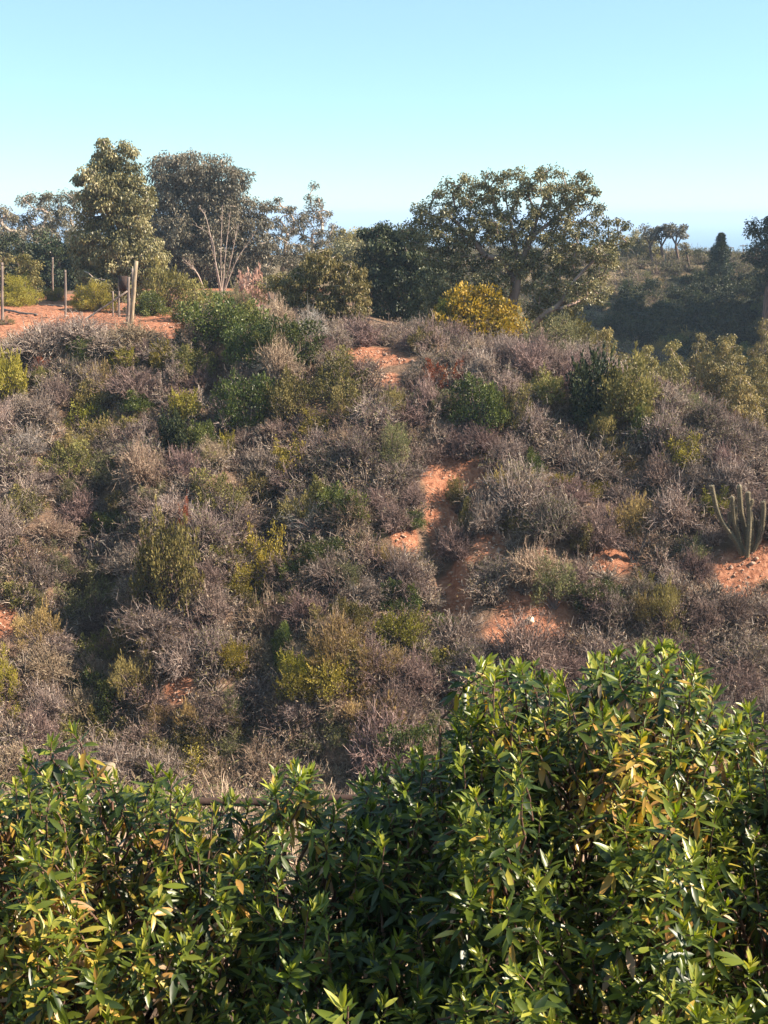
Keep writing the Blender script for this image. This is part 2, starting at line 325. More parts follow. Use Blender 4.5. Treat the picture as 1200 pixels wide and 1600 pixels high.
NEWEST = ['']
def put_bush(kind, loc, w_, h_, label, cat='bush', group=None, name=None, parts=True, dep=None):
    fo, br = random.choice(BUSH[kind]); rz = random.random()*6.28
    NM = dict(green='green_bush', olive='olive_bush', lime='yellow_green_bush', straw='straw_bush', rust='rust_bush', pinkdead='withered_bush', gold='golden_bush', greygreen='grey_green_bush', dome='rounded_bush', shade='dark_bush')
    e = empty(name or NM[kind], loc); e.rotation_euler.z = rz; wv_ = rng.uniform(.9, 1.12); e.scale = (w_/2*wv_, w_/2/wv_, h_); tag(e, label, cat, group)
    NEWEST[0] = e.name
    for nm, me in (('foliage', fo), ('branches', br)):
        o = bpy.data.objects.new(nm, me); COL.objects.link(o); o.parent = e
    return e
CAM_OCC = []
def bush_px(kind, px, py, w, h, label, group=None, Y=None, **kw):
    p = hit(px, py+h*.45, *( (Y-.1, Y+60) if Y else (8, 240)))
    if Y: p = at(px, py+h*.5, Y); p[2] = float(H(p[0], p[1]))
    m = mpp(py, p[1]); return put_bush(kind, p-np.array([0, 0, .05]), w*m*1.0, h*m*.98, label, group=group, **kw)

# ---------------------------------------------------------------- hand placed bushes of the slope
HB = [
 ('green', 345, 512, 120, 70, 'large dark green bush at the slope top right of the bare red earth'),
 ('green', 445, 540, 100, 66, 'rounded dark green bush right of the largest dark green one at the slope top'),
 ('green', 395, 545, 80, 60, 'dark green bush between two larger dark green bushes near slope top'),
 ('olive', 300, 565, 70, 50, 'olive bush just below the large dark green bush at slope top'),
 ('lime', 20, 590, 60, 75, 'bright yellow green bush at left edge beside the small rust red shrub'),
 ('rust', 66, 566, 36, 30, 'small rust red withered shrub on left part of the slope'),
 ('green', 135, 552, 55, 36, 'low green bush just below the grey shrubs under the leaning fence'),
 ('lime', 195, 562, 60, 36, 'low yellow green bush right of a low green bush under the leaning fence'),
 ('lime', 252, 553, 56, 40, 'yellow green bush directly below the red earth at the fence foot'),
 ('green', 385, 635, 90, 80, 'green bush below the bleached branches, left centre of upper slope'),
 ('lime', 288, 635, 66, 50, 'yellow green bush on upper left slope, left of bleached branches'),
 ('olive', 452, 620, 90, 75, 'tall olive bush on upper slope left of the red dirt steps'),
 ('olive', 530, 590, 100, 66, 'wide greyish olive bush beside the red dirt steps at slope top'),
 ('olive', 540, 645, 66, 60, 'olive bush below the wide greyish olive bush by the dirt steps'),
 ('shade', 272, 690, 60, 60, 'small dark bush in the deep shade of left slope'),
 ('green', 315, 690, 60, 50, 'green bush beside the small dark bush on left slope'),
 ('lime', 355, 700, 36, 50, 'narrow yellow green shrub on left middle slope'),
 ('lime', 448, 718, 70, 52, 'yellow green bush in the middle left of the slope'),
 ('olive', 340, 775, 90, 60, 'low olive bush in the centre of the left slope'),
 ('olive', 410, 760, 60, 50, 'olive bush under the yellow green bush on the middle left slope'),
 ('rust', 290, 810, 30, 50, 'narrow rust coloured withered shrub above the tall olive bush'),
 ('olive', 265, 885, 105, 150, 'tallest olive bush on the lower left slope right of the dark hollow'),
 ('lime', 412, 868, 80, 90, 'yellowish olive bush on lower slope right of the tallest olive bush'),
 ('green', 505, 870, 70, 50, 'spreading green bush in lower middle of slope'),
 ('greygreen', 150, 890, 80, 60, 'grey green bush above the dark hollow on lower left slope'),
 ('olive', 205, 995, 50, 60, 'small olive bush below the dark hollow on lower left slope'),
 ('green', 445, 1005, 56, 60, 'green bush in lower centre left of the slope'),
 ('lime', 460, 1045, 50, 50, 'bright green low bush under the green bush in lower centre left'),
 ('lime', 368, 1028, 55, 55, 'yellowish shrub in lower left slope above pale dry brush'),
 ('olive', 545, 960, 60, 60, 'olive bush left of the paired bright green bushes'),
 ('green', 622, 930, 66, 45, 'upper of two bright green bushes left of the shaded red gully'),
 ('lime', 625, 985, 76, 60, 'lower of two bright green bushes left of the shaded red gully'),
 ('green', 690, 985, 50, 40, 'small green bush right of two bright green bushes'),
 ('lime', 6, 1060, 50, 80, 'yellow bush cut by the left edge low on the slope'),
 ('straw', 210, 1065, 76, 60, 'straw coloured bush low on the left slope'),
 ('straw', 60, 990, 70, 60, 'straw coloured bush low on the slope near left edge'),
 ('straw', 590, 1130, 90, 60, 'straw coloured bush at slope bottom above the foreground leaves'),
 ('greygreen', 500, 1140, 90, 60, 'grey green grassy bush at slope bottom centre'),
 ('straw', 300, 1130, 60, 50, 'straw coloured bush at slope bottom left'),
 ('green', 745, 632, 100, 70, 'green bush on upper slope below the orange shrub'),
 ('olive', 800, 645, 60, 60, 'olive bush right of the green bush on upper slope'),
 ('rust', 690, 588, 60, 40, 'orange withered shrub below the golden bush'),
 ('shade', 925, 620, 90, 90, 'dark green bush left of the tall olive one near the ridge'),
 ('olive', 985, 620, 110, 110, 'large olive bush on the right near the ridge'),
 ('green', 1000, 665, 60, 60, 'green bush at the lower right side of the large olive bush near the ridge'),
 ('gold', 1018, 600, 36, 24, 'small golden bush on the ridge right of the large olive bush'),
 ('straw', 945, 680, 80, 50, 'golden straw bush in front of the dark bush near ridge'),
 ('lime', 1060, 705, 70, 50, 'yellow green bush on the upper right slope below the ridge'),
 ('straw', 960, 730, 60, 40, 'straw bush below the golden straw bush on the upper right slope'),
 ('straw', 1040, 958, 80, 66, 'yellowish straw bush just above the tall foreground leaves'),
 ('lime', 1006, 915, 30, 36, 'tuft of green grass on the lower right slope'),
 ('straw', 1005, 958, 70, 50, 'straw bush left of the yellowish one above foreground leaves'),
 ('olive', 712, 770, 40, 40, 'small olive bush growing on the bare red path'),
 ('olive', 730, 805, 45, 40, 'small olive bush right of the lower red path'),
 ('greygreen', 865, 915, 80, 66, 'rounded grey green bush above the red earth slip'),
 ('lime', 865, 790, 24, 24, 'tiny yellow green tuft in middle of right slope'),
 ('lime', 1115, 790, 46, 46, 'yellow green shrub behind the cactus stems'),
 ('greygreen', 620, 700, 70, 60, 'grey green bush in middle of slope above the red path'),
 ('olive', 500, 770, 50, 50, 'olive bush in middle slope left of the red path'),
 ('greygreen', 90, 880, 70, 50, 'grey green bush left of the dark hollow'),
 ('green', 830, 720, 50, 34, 'low green bush in the middle of the upper right slope'),
 ('greygreen', 450, 470, 60, 36, 'grey green bush under the drooping young gum tree'),
 ('olive', 310, 478, 90, 60, 'olive bush on the plateau edge right of fence'),
 ('olive', 390, 500, 70, 44, 'olive bush above the dark green bushes at slope top'),
 ('rust', 285, 520, 28, 36, 'dark red withered shrub at right end of the bare earth'),
]
placed = []
for k, px, py, w_, h_, lab in HB:
    e = bush_px(k, px, py, w_, h_, lab); placed.append((px, py, w_/2, h_/2))

LM = [(345, 505, 'the large dark green bush'), (60, 566, 'the rust red shrub'), (20, 590, 'the yellow green edge bush'), (200, 500, 'the leaning fence posts'), (352, 600, 'the bleached branches at slope top'), (272, 690, 'the small shaded dark bush'),
      (448, 718, 'the middle yellow green bush'), (265, 885, 'the tallest olive bush'), (412, 868, 'the yellowish olive bush'), (140, 950, 'the dark hollow'), (160, 700, 'the white curling branches'), (290, 810, 'the narrow rust shrub'),
      (622, 955, 'the two bright green bushes'), (690, 780, 'the red path'), (590, 555, 'the red dirt steps'), (530, 590, 'the greyish olive bush'), (690, 588, 'the orange shrub'), (745, 632, 'the green bush below the orange shrub'), (925, 620, 'the dark ridge bush'),
      (985, 620, 'the large olive ridge bush'), (1060, 705, 'the upper right yellow green bush'), (945, 690, 'the golden straw bush'), (1160, 820, 'the cactus'), (955, 875, 'the small red bank'), (835, 965, 'the red earth slip'), (712, 930, 'the shaded red gully'),
      (1040, 958, 'the yellowish straw bush'), (865, 915, 'the rounded grey green bush'), (460, 1030, 'the bright green low bush'), (368, 1028, 'the lower yellowish shrub'), (6, 1060, 'the yellow left edge bush'), (210, 1065, 'the lower straw bush'), (505, 870, 'the spreading green bush'), (765, 850, 'the small red patch'),
      (590, 1130, 'the bottom straw bush'), (750, 520, 'the golden bush'), (800, 1000, 'the foot of the red slip'), (60, 990, 'the straw bush near left edge'), (620, 700, 'the middle grey green bush'),
      (1124, 390, 'the conifer'), (1040, 410, 'the pale utility pole'), (1191, 440, 'the small sign board'), (1135, 540, 'the widest olive gum'), (1010, 555, 'the low olive gum'), (1072, 390, 'the small round tree'), (1195, 510, 'the thin right edge gum'), (985, 378, 'the golden tree'), (945, 520, 'the leftmost ridge gum'), (1053, 540, 'the narrow pointed gum')]
USED = {}
def label_near(o, what, px, py, cat, group):
    c = sorted(LM, key=lambda l: math.hypot(l[0]-px, l[1]-py)+rng.random()*.01)[:14]
    for lm in c:
        dx, dy = px-lm[0], py-lm[1]; r_ = math.hypot(dx, dy); near = 'just ' if r_ < 45 else '' if r_ < 110 else 'well '
        a = (math.degrees(math.atan2(-dy, dx))+360) % 360
        w_ = ['right of', 'up and right of', 'above', 'up and left of', 'left of', 'down and left of', 'below', 'down and right of'][int((a+22.5)//45) % 8]
        lab = what+' '+near+w_+' '+lm[2]
        if lab not in USED and len(lab.split()) <= 16: break
    else:
        lab = what+' '+near+w_+' '+lm[2]
    USED[lab] = 1; tag(o, lab, cat, group)
GB = []
tr_ = 0
while len(GB) < 120 and tr_ < 5000:
    tr_ += 1; y = rng.uniform(26, 46); x = rng.uniform(-.37, .37)*y; z = float(H(x, y)); px, py = proj((x, y, z))
    if px > 640 and rng.random() < .7: continue
    if py > 1200 or (px < 290 and py < 545) or float(wav(x+9, y, 6)) < -.15: continue
    w_ = rng.uniform(.8, 2.0); h_ = w_*rng.uniform(.4, .7); m_ = mpp(py, y)
    if any(math.hypot(px-a, (py-b_)*1.4) < 34 for a, b_ in GB) or any(((px-a)/(c+20))**2+((py-b_)/(d+14))**2 < 1 for a, b_, c, d in placed) or abs(px-1155) < 60: continue
    if any(((px-qx)/(.5*w_/m_+qa))**2+((py-.4*h_/m_-qy)/(.5*h_/m_+qb))**2 < 1.1 for qx, qy, qa, qb in PATCH): continue
    GB.append((px, py)); k = random.choice(['olive', 'olive', 'greygreen', 'greygreen', 'lime', 'green', 'straw'])
    put_bush(k, (x, y, z-.05), w_, h_, None, cat=None); label_near(C.scene.objects[NEWEST[0]], 'small '+dict(olive='olive', greygreen='grey green', lime='yellow green', green='leafy green', straw='straw coloured')[k]+' bush', px, py-.4*h_/m_, 'bush', 'small green bushes among the dry brush')
# dry shrubs of the slope
ZN = lambda px, py: ('on the upper left slope under the fence' if px < 300 else 'on the upper slope between the dark green bushes and the dirt steps' if px < 600 else 'on the upper slope below the spreading tree' if px < 880 else 'on the upper right slope near the ridge') if py < 700 else \
    ('on the left slope around the dark hollow' if px < 230 else 'on the middle slope left of the red path' if px < 640 else 'on the middle slope right of the red path' if px < 960 else 'on the right slope around the cactus') if py < 930 else \
    ('on the lower left slope above the foreground leaves' if px < 340 else 'on the lower middle slope above the foreground leaves' if px < 700 else 'on the lower right slope around the red earth slip' if px < 960 else 'on the lower right slope below the cactus')
KL = dict(grey='grey leafless', pale='bleached pale leafless', tan='tan withered', purple='purplish brown withered', olive='grey green half leafless')
def covers(px, py, a, b_):
    if abs(px-1155) < 30+a*.3 and 0 < py-820 < 60: return True
    for qx, qy, qa, qb in PATCH:
        if ((px-qx)/(a*.75+qa*1.05))**2+((py-qy)/(b_*.9+qb*1.05))**2 < 1: return True
    return False
pts = []; tries = 0
def kind_at(x, y, px, py):
    v = float(wav(x+50, y*1.3, 7)); u = rng.random()
    if px > 560 and u < .3: return 'purple' if v < .5 else 'grey'
    if py > 1000 and u < .45: return 'tan'
    if px > 1040 and u < .5: return 'pale' if u < .12 else 'grey'
    if u < .07: return 'pale'
    if u < .34: return 'tan'
    if u < .34+.22*(v > 0)+.08: return 'olive'
    return 'purple' if u < .72 else 'grey'
while len(pts) < 292 and tries < 30000:
    tries += 1
    y = rng.uniform(25, 50); x = rng.uniform(-.39, .39)*y
    z = float(H(x, y)); px, py = proj((x, y, z))
    sc = rng.uniform(.5, 1.05)*(1.0 if y < 42 else .85); m_ = mpp(py, y)
    if y > 43.5 and px < 290 and py < 545: continue
    if y > 46 and py < 560 and px < 640: continue
    if py-sc/m_*.5 > 1235: continue
    if min([9]+[math.hypot(x-a, (y-b_)*1.1)/(sc+s)*1.0 for a, b_, s in pts]) < (.72 if tries < 15000 else .55): continue
    cy = py-.4*sc/m_
    if covers(px, cy, sc/m_, .5*sc/m_): continue
    if any(((px-a)/(c+.3*sc/m_))**2+((cy-b_)/(d+.2*sc/m_))**2 < .55 for a, b_, c, d in placed): continue
    pts.append((x, y, sc)); k = kind_at(x, y, px, py)
    o = bpy.data.objects.new('dry_shrub', random.choice(DRY[k])); COL.objects.link(o)
    o.location = (x, y, z-.05); h_ = sc*rng.uniform(.85, 1.7); o.scale = (sc, sc, h_); o.rotation_euler = (rng.normal(0, .1), rng.normal(0, .1), rng.random()*6.28)
    label_near(o, KL[k]+' shrub', px, cy, 'shrub', 'dry shrubs covering the slope')
for px, py, w_, k in [(128, 528, 1.5, 'grey'), (60, 545, 1.6, 'grey'), (205, 530, 1.3, 'tan'), (255, 548, 1.1, 'grey'), (95, 530, 1.2, 'purple'), (160, 540, 1.2, 'grey'), (20, 545, 1.0, 'tan')]:
    p = hit(px, py+14); o = bpy.data.objects.new('dry_shrub', random.choice(DRY[k])); COL.objects.link(o); o.location = tuple(p-[0, 0, .05]); o.scale = (w_, w_, w_*.75); o.rotation_euler.z = rng.random()*6
    label_near(o, KL[k]+' shrub', px, py, 'shrub', 'dry shrubs covering the slope')
gv = []
for p, a, b_ in PW:
    m__ = mpp(700, p[1])
    for _ in range(45):
        x = p[0]+rng.normal(0, a*m__*.6); y = p[1]+rng.normal(0, b_*m__*1.1); sz = rng.uniform(.02, .07)*(2 if rng.random() < .08 else 1)
        v = nrm(rng.normal(size=(6, 3))*.25+[[1, 0, 0], [-1, 0, 0], [0, 1, 0], [0, -1, 0], [0, 0, 1], [0, 0, -1]])*sz*rng.uniform(.6, 1.2, (6, 1))*[1, 1, .7]+[x, y, float(H(x, y))+sz*.2]
        gv.append(v)
gf = np.array([[0, 2, 4], [2, 1, 4], [1, 3, 4], [3, 0, 4], [2, 0, 5], [1, 2, 5], [3, 1, 5], [0, 3, 5]])
tag(mk('gravel', np.concatenate(gv), [np.concatenate([gf+6*i for i in range(len(gv))])], barkmat('clods', (.24, .11, .07), (.6, .42, .32), 4)), 'loose clods and pebbles strewn over the bare red earth patches', 'gravel', kind='stuff')
print('dry shrubs', len(pts), 'tries', tries)

# low brush between the shrubs: nobody could count it
def brush(name, n, region, kinds, mats, label, smin_=.25, smax=.75, reject=True, leafn=130):
    protos = [twig_shrub(n=38, sf=3, leaf=leafn, lw=.10, thick=.018, hgt=1.2) for _ in range(5)]
    parts = []; c = 0; t_ = 0
    while c < n and t_ < n*8:
        t_ += 1; x, y = region(); z = float(H(x, y)); px, py = proj((x, y, z)); s = rng.uniform(smin_, smax)
        if reject:
            m_ = mpp(py, y)
            if covers(px, py-.2*s/m_, s*.6/m_, .35*s/m_) or py > 1290 or (px < 285 and py < 535): continue
        V, f, t, mi = protos[rng.integers(0, 5)]; a = rng.random()*6.28; ca, sa = math.cos(a), math.sin(a)
        W_ = np.stack([V[:, 0]*ca-V[:, 1]*sa, V[:, 0]*sa+V[:, 1]*ca, V[:, 2]], -1)*s+[x, y, z-.02]
        parts.append((W_, f, t, mi)); c += 1
    Vs, fs, T, Mi = [], [], [], []; Q = 0
    for V, f, t, mi in parts:
        Vs.append(V); fs += [g+Q for g in f]; T.append(t); Mi.append(mi); Q += len(V)
    o = mk(name, np.concatenate(Vs), fs, mats, np.concatenate(T), np.concatenate(Mi)); tag(o, label, 'brush', kind='stuff'); return o
def reg(): 
    y = rng.uniform(24.5, 52); return rng.uniform(-.56, .56)*y, y
def regfar():
    while True:
        x = rng.uniform(0, 56); y = rng.uniform(84, 150)
        if x/y < .42 and x/y > .0 and float(wav(x, y*1.5, 11)) > -.55: return x, y
brush('low_scrub', 1300, regfar, None, [M['twig'], M['greygreen']], 'low grey green scrub covering the far hill', .4, 1.2, reject=False, leafn=420)
brush('low_scrub', 600, regfar, None, [M['twig'], M['olive']], 'low olive scrub covering the far hill', .4, 1.0, reject=False, leafn=300)
def regnear():
    y = rng.uniform(8, 25); return rng.uniform(-.75, .75)*y, y
brush('low_brush', 650, regnear, None, [M['twig_tan'], M['greygreen']], 'low dry brush on the near bank behind the foreground leaves', .4, .95, reject=False)
def regk(lo, hi, ph):
    def f():
        while True:
            x, y = reg(); v = float(wav(x*1.0+ph, y, 3.2))+rng.normal(0, .25)
            if lo < v < hi: return x, y
    return f
brush('low_brush', 2500, reg, None, [M['twig'], M['deadleaf']], 'low dead twigs and brush covering the soil between the shrubs of the slope')
brush('low_brush', 1450, regk(-.1, 9, 0), None, [M['twig_purple'], M['deadleaf_p']], 'low brown brush with withered leaves between the shrubs of the slope')
brush('low_green_brush', 1150, regk(.0, 9, 40), None, [M['twig'], M['olive']], 'low olive leafed brush scattered between the shrubs of the slope', .25, .7)
brush('low_straw_brush', 650, regk(.2, 9, 80), None, [M['twig_tan'], M['tanleaf']], 'low straw coloured dry grass between the shrubs of the slope', .25, .6)

# ---------------------------------------------------------------- trees
def grow(base, limbs, clumps, r0, rmin=.02, bend=.12):
    """limbs: list of polylines (arrays) starting at base or on other limbs; returns (node, parent, flow)"""
    nodes, par = [np.array(base, float)], [-1]
    for L in limbs:
        L = curve(L, max(6, int(np.linalg.norm(np.diff(L, axis=0), axis=1).sum()/.45)))
        i = int(np.argmin([np.linalg.norm(n-L[0]) for n in nodes]))
        for p in L: nodes.append(p); par.append(i); i = len(nodes)-1
    prim = np.array(nodes); dist = np.array([np.min(np.linalg.norm(prim-c, axis=1)) for c in clumps])
    for ci in np.argsort(dist):
        c = clumps[ci]; N_ = np.array(nodes); d = np.linalg.norm(N_-c, axis=1)+.8*np.clip(N_[:, 2]-c[2]+.1, 0, 9)
        d[0] += 3; i = int(np.argmin(d)); a = nodes[i]; dd = np.linalg.norm(c-a); k = max(1, int(dd/.4))
        side = nrm(rng.normal(size=3))*dd*bend
        for s in range(1, k+1):
            q = s/k; nodes.append(a*(1-q)+c*q+(side+np.array([0, 0, dd*.08]))*math.sin(q*3.14)); par.append(i); i = len(nodes)-1
    nodes = np.array(nodes); par = np.array(par); flow = np.zeros(len(nodes)); hc = np.zeros(len(nodes), bool)
    for i in range(len(nodes)-1, 0, -1):
        if not hc[i]: flow[i] += 1
        flow[par[i]] += flow[i]; hc[par[i]] = True
    rad = np.maximum(r0*(flow/flow[0])**.5, rmin); return nodes, par, rad
def crown(clumps, per, cr, L, W, droop, toneb=0.0, flat=.8):
    per = int(per*1.6); L = L*.86; W = W*1.1; cr = cr*.88
    i = np.repeat(np.arange(len(clumps)), per); n = len(i)
    g = rdir(n)*(rng.random(n)**.5)[:, None]; g[:, 2] *= flat; s = cr*(.7+.6*rng.random(len(clumps)))
    P = clumps[i]+g*s[i][:, None]+np.array([0, 0, -droop*cr*.3])
    d = g*.6+rdir(n)*.6+np.array([0, 0, -droop if droop else .3]); ct = rng.random(len(clumps))*.4
    return quads(P, d, L*(.6+.8*rng.random(n)), W*(.7+.6*rng.random(n)), np.clip(ct[i]+rng.random(n)*.6+toneb, 0, 1))
def fill(blobs, Y, gap, depth=.8):
    """blobs in photo pixels (px,py,rx,ry,[dY]) at distance Y -> clump centres poisson-sampled in them"""
    out = []
    for bl in blobs:
        px, py, rx, ry = bl[:4]; Yb = Y+(bl[4] if len(bl) > 4 else 0); c = at(px, py, Yb); m_ = mpp(py, Yb); a, b_ = rx*m_, ry*m_; dz = a*depth
        gap_ = gap*.93; n = int(4/3*math.pi*a*b_*dz/(gap_**3)*6)+20; 
        for _ in range(n):
            g = rng.uniform(-1, 1, 3)
            rr = (g**2).sum()
            if rr > 1 or (rr < .3 and rng.random() < .35): continue
            p = c+g*np.array([a, dz, b_])
            if all((p[0]-q[0])**2+(p[1]-q[1])**2+(p[2]-q[2])**2 > gap_*gap_ for q in out): out.append(p)
    return np.array(out)
def tree(name, label, Y, base_px, blobs, leaf, bark, limbs=None, r0=.25, gap=.7, per=110, cr=.55, L=.16, W=.05, droop=.8, cat='tree', group=None, depth=.8, rmin=.02, bx=None, toneb=0, bend=.12):
    b0 = at(base_px, 500, Y); base = np.array([b0[0], Y, float(H(b0[0], Y))]); base[2] -= .1
    cl = fill(blobs, Y, gap, depth)
    if limbs:
        LL = [np.array([at(px, py, Y+(dy if len(q) > 2 else 0)) for q in l for px, py, dy in [(q[0], q[1], q[2] if len(q) > 2 else 0)]]) for l in limbs]
        LL[0] = np.concatenate([[base], LL[0]])
    else:
        c = cl.mean(0); LL = [np.array([base, base*.6+c*.4+[0, 0, .2], c])]
    N_, pr, rad = grow(base, LL, cl, r0, rmin, bend)
    root = empty(name, base); tag(root, label, cat, group)
    i = np.arange(1, len(N_)); P = np.stack([N_[pr[i]], N_[i]], 1); rr = np.stack([np.minimum(rad[pr[i]], rad[i]*1.25), rad[i]], 1)
    V, f, t = tubes(P, rr, 6); mk('trunk', V, f, bark, None, smooth=True, parent=root, origin=base)
    V, f, t = crown(cl, per, cr, L, W, droop, toneb); mk('crown', V, f, leaf, t, parent=root, origin=base)
    return root
B = M
# tall gum on the left plateau
tree('gum_tree', 'tall dense gum tree with drooping foliage standing behind the fence posts', 62, 190,
     [(170, 245, 22, 30), (200, 240, 18, 25), (165, 300, 46, 55), (200, 310, 38, 60), (150, 375, 34, 55), (190, 390, 40, 60), (225, 400, 30, 35), (170, 440, 50, 32), (235, 395, 20, 22)],
     B['euc'], B['bark_pale'], limbs=[[(190, 440), (188, 380), (185, 300), (182, 235)]], r0=.28, gap=.62, per=170, cr=.55, L=.2, W=.07, droop=1.0, depth=.9)
# broad dense tree behind it
tree('broad_tree', 'broad grey green tree with rounded top behind the tall gum tree', 82, 320,
     [(290, 265, 52, 32), (330, 290, 50, 45), (270, 330, 50, 60), (340, 350, 55, 50), (385, 350, 28, 40), (300, 400, 75, 50), (375, 410, 40, 40), (255, 285, 25, 30), (330, 400, 70, 50), (265, 400, 50, 50), (400, 400, 30, 50), (300, 370, 80, 50), (400, 340, 22, 36), (345, 285, 44, 36), (275, 290, 40, 40)],
     B['euc_grey'], B['bark_pale'], limbs=[[(320, 430), (318, 360), (310, 290)], [(319, 420), (345, 350), (350, 300)], [(319, 420), (280, 350), (265, 290)]], r0=.4, gap=.8, per=170, cr=.78, L=.24, W=.08, droop=.9, depth=.7)
# left background trees
for i, (px, bl, lab) in enumerate([(5, [(0, 350, 28, 34), (5, 400, 36, 40)], 'grey tree with rounded crown at the far left edge behind the posts'),
      (55, [(55, 320, 22, 24), (45, 355, 28, 30), (55, 410, 36, 40)], 'grey thinly leafed tree second from left behind the posts'),
      (100, [(98, 318, 30, 28), (92, 360, 34, 34), (95, 420, 40, 36)], 'grey tree touching the left side of the tall gum tree')]):
    tree('grey_tree', lab, 84+i*2, px, bl, B['euc_grey'], B['bark_pale'], r0=.25, gap=.8, per=150, cr=.7, L=.22, W=.07, droop=.8, depth=.7)
for i, px in enumerate((20, 75, 130)):
    tree('dark_tree', ['lowest dark tree in the shade at the left edge behind posts', 'dark shaded tree behind the young tree and posts', 'dark shaded tree left of the tall gum trunk'][i], 76+i, px, [(px, 410, 34, 42), (px+5, 440, 40, 30)], B['darktree'], B['bark_brown'], r0=.2, gap=.7, per=150, cr=.65, L=.2, W=.09, droop=.6)
# pair in the gap
tree('gum_tree', 'left one of two airy gum trees against the sky in the gap', 88, 440, [(428, 318, 14, 18), (445, 345, 24, 26), (435, 385, 28, 30), (465, 335, 12, 20), (455, 400, 40, 18)], B['euc_grey'], B['bark_pale'], r0=.2, gap=.75, per=95, cr=.55, L=.2, W=.07)
tree('gum_tree', 'right and taller one of two airy gum trees against the sky', 90, 492, [(490, 305, 16, 18), (500, 330, 22, 22), (480, 350, 26, 26), (505, 365, 20, 24), (485, 395, 30, 26)], B['euc_grey'], B['bark_pale'], r0=.2, gap=.78, per=85, cr=.52, L=.2, W=.07)
# drooping young gum by the slope top
tree('young_gum_tree', 'olive yellow young gum tree with drooping leaves left of the dark tree', 51, 525,
     [(505, 415, 36, 26), (540, 440, 34, 30), (480, 440, 34, 28), (555, 475, 26, 28), (515, 475, 34, 30), (460, 470, 26, 28), (562, 510, 14, 20), (445, 440, 20, 20)],
     B['euc_young'], B['bark_pale'], limbs=[[(535, 520), (528, 480), (515, 430)], [(535, 530), (552, 480), (545, 440)], [(530, 530), (500, 480), (480, 440)]], r0=.09, gap=.4, per=95, cr=.33, L=.16, W=.05, droop=1.1, rmin=.012)
tree('small_gum_tree', 'slender olive sapling with pale stems between pink shrub and young gum', 56, 428,
     [(430, 440, 18, 18), (415, 455, 14, 20)], B['euc_young'], B['bark_pale'], r0=.07, gap=.4, per=50, cr=.32, L=.14, W=.045, droop=.9, rmin=.012, limbs=[[(428, 480), (432, 440)], [(426, 485), (416, 445)]])
# dark dense trees left of the spreading tree
tree('dark_tree', 'large dark dense tree between the young gum and the spreading tree', 62, 610,
     [(600, 375, 40, 28), (630, 385, 42, 36), (590, 425, 36, 46), (640, 440, 48, 60), (600, 480, 40, 46), (660, 500, 40, 34), (615, 510, 40, 28)],
     B['darktree'], B['bark_brown'], r0=.3, gap=.6, per=170, cr=.55, L=.18, W=.08, droop=.9, depth=.6)
tree('dark_tree', 'dark tree with hanging leaves right behind the golden bush', 58, 672,
     [(675, 440, 26, 40), (668, 490, 36, 34), (690, 500, 26, 30)], B['darktree'], B['bark_brown'], r0=.14, gap=.55, per=110, cr=.45, L=.18, W=.07, droop=1, toneb=.15)
# spreading tree
tree('spreading_tree', 'large spreading gum tree with thick leaning limbs on the ridge', 53.5, 797,
     [(680, 330, 40, 20), (730, 300, 40, 26), (790, 290, 44, 28), (850, 285, 44, 22), (900, 300, 34, 30), (925, 335, 26, 24), (700, 365, 44, 32), (760, 350, 50, 36), (825, 350, 46, 34), (880, 365, 44, 30), (720, 420, 40, 30), (700, 400, 40, 30),
      (860, 400, 44, 36), (905, 390, 34, 26), (950, 370, 34, 18), (880, 450, 40, 34), (930, 450, 26, 22), (850, 470, 26, 20), (770, 440, 30, 26), (690, 440, 30, 30), (720, 470, 40, 24, 1), (760, 490, 30, 20, 1.2), (840, 500, 30, 16, 1.2), (680, 480, 26, 26, 1), (700, 310, 30, 20), (650, 370, 26, 22), (760, 330, 40, 30), (870, 320, 34, 24), (905, 455, 30, 24, -1), (870, 500, 24, 14, -1), (945, 400, 26, 20, -1), (790, 410, 44, 26), (740, 460, 32, 26), (965, 350, 16, 12), (655, 345, 20, 18), (840, 440, 30, 24), (935, 410, 24, 20)],
     B['euc'], B['bark_big'], limbs=[[(798, 520), (796, 495), (806, 450), (812, 420), (830, 370), (850, 310)],
       [(806, 445), (785, 405), (760, 400, -.5), (735, 370), (700, 335)],
       [(800, 480), (822, 520, .3)],
       [(812, 420), (800, 360), (790, 310)],
       [(797, 528), (818, 522, -.6), (850, 492, -1), (876, 474, -1), (896, 440, -1), (930, 405, -1)],
       [(796, 500), (765, 480, 1), (745, 430, 1), (720, 390, 1)],
       [(830, 370), (870, 340), (905, 310)], [(855, 487, -1), (880, 480, -1.5), (905, 470, -1)]],
     r0=.34, gap=.54, per=100, cr=.40, L=.15, W=.06, droop=.5, depth=.75, rmin=.02, bend=.2)
bush_px('gold', 785, 535, 64, 44, 'low golden yellow bush right beside the larger golden bush', Y=50.2)
bush_px('gold', 738, 518, 135, 84, 'golden yellow bush at the foot of the spreading tree', Y=51)
bush_px('green', 705, 520, 60, 70, 'green bush left of the golden bush under the spreading tree', Y=51.4)
bush_px('greygreen', 850, 560, 90, 60, 'grey green bush right below the spreading tree foot', Y=48.5)
bush_px('olive', 885, 520, 70, 66, 'olive bush under the right limb of the spreading tree', Y=53)
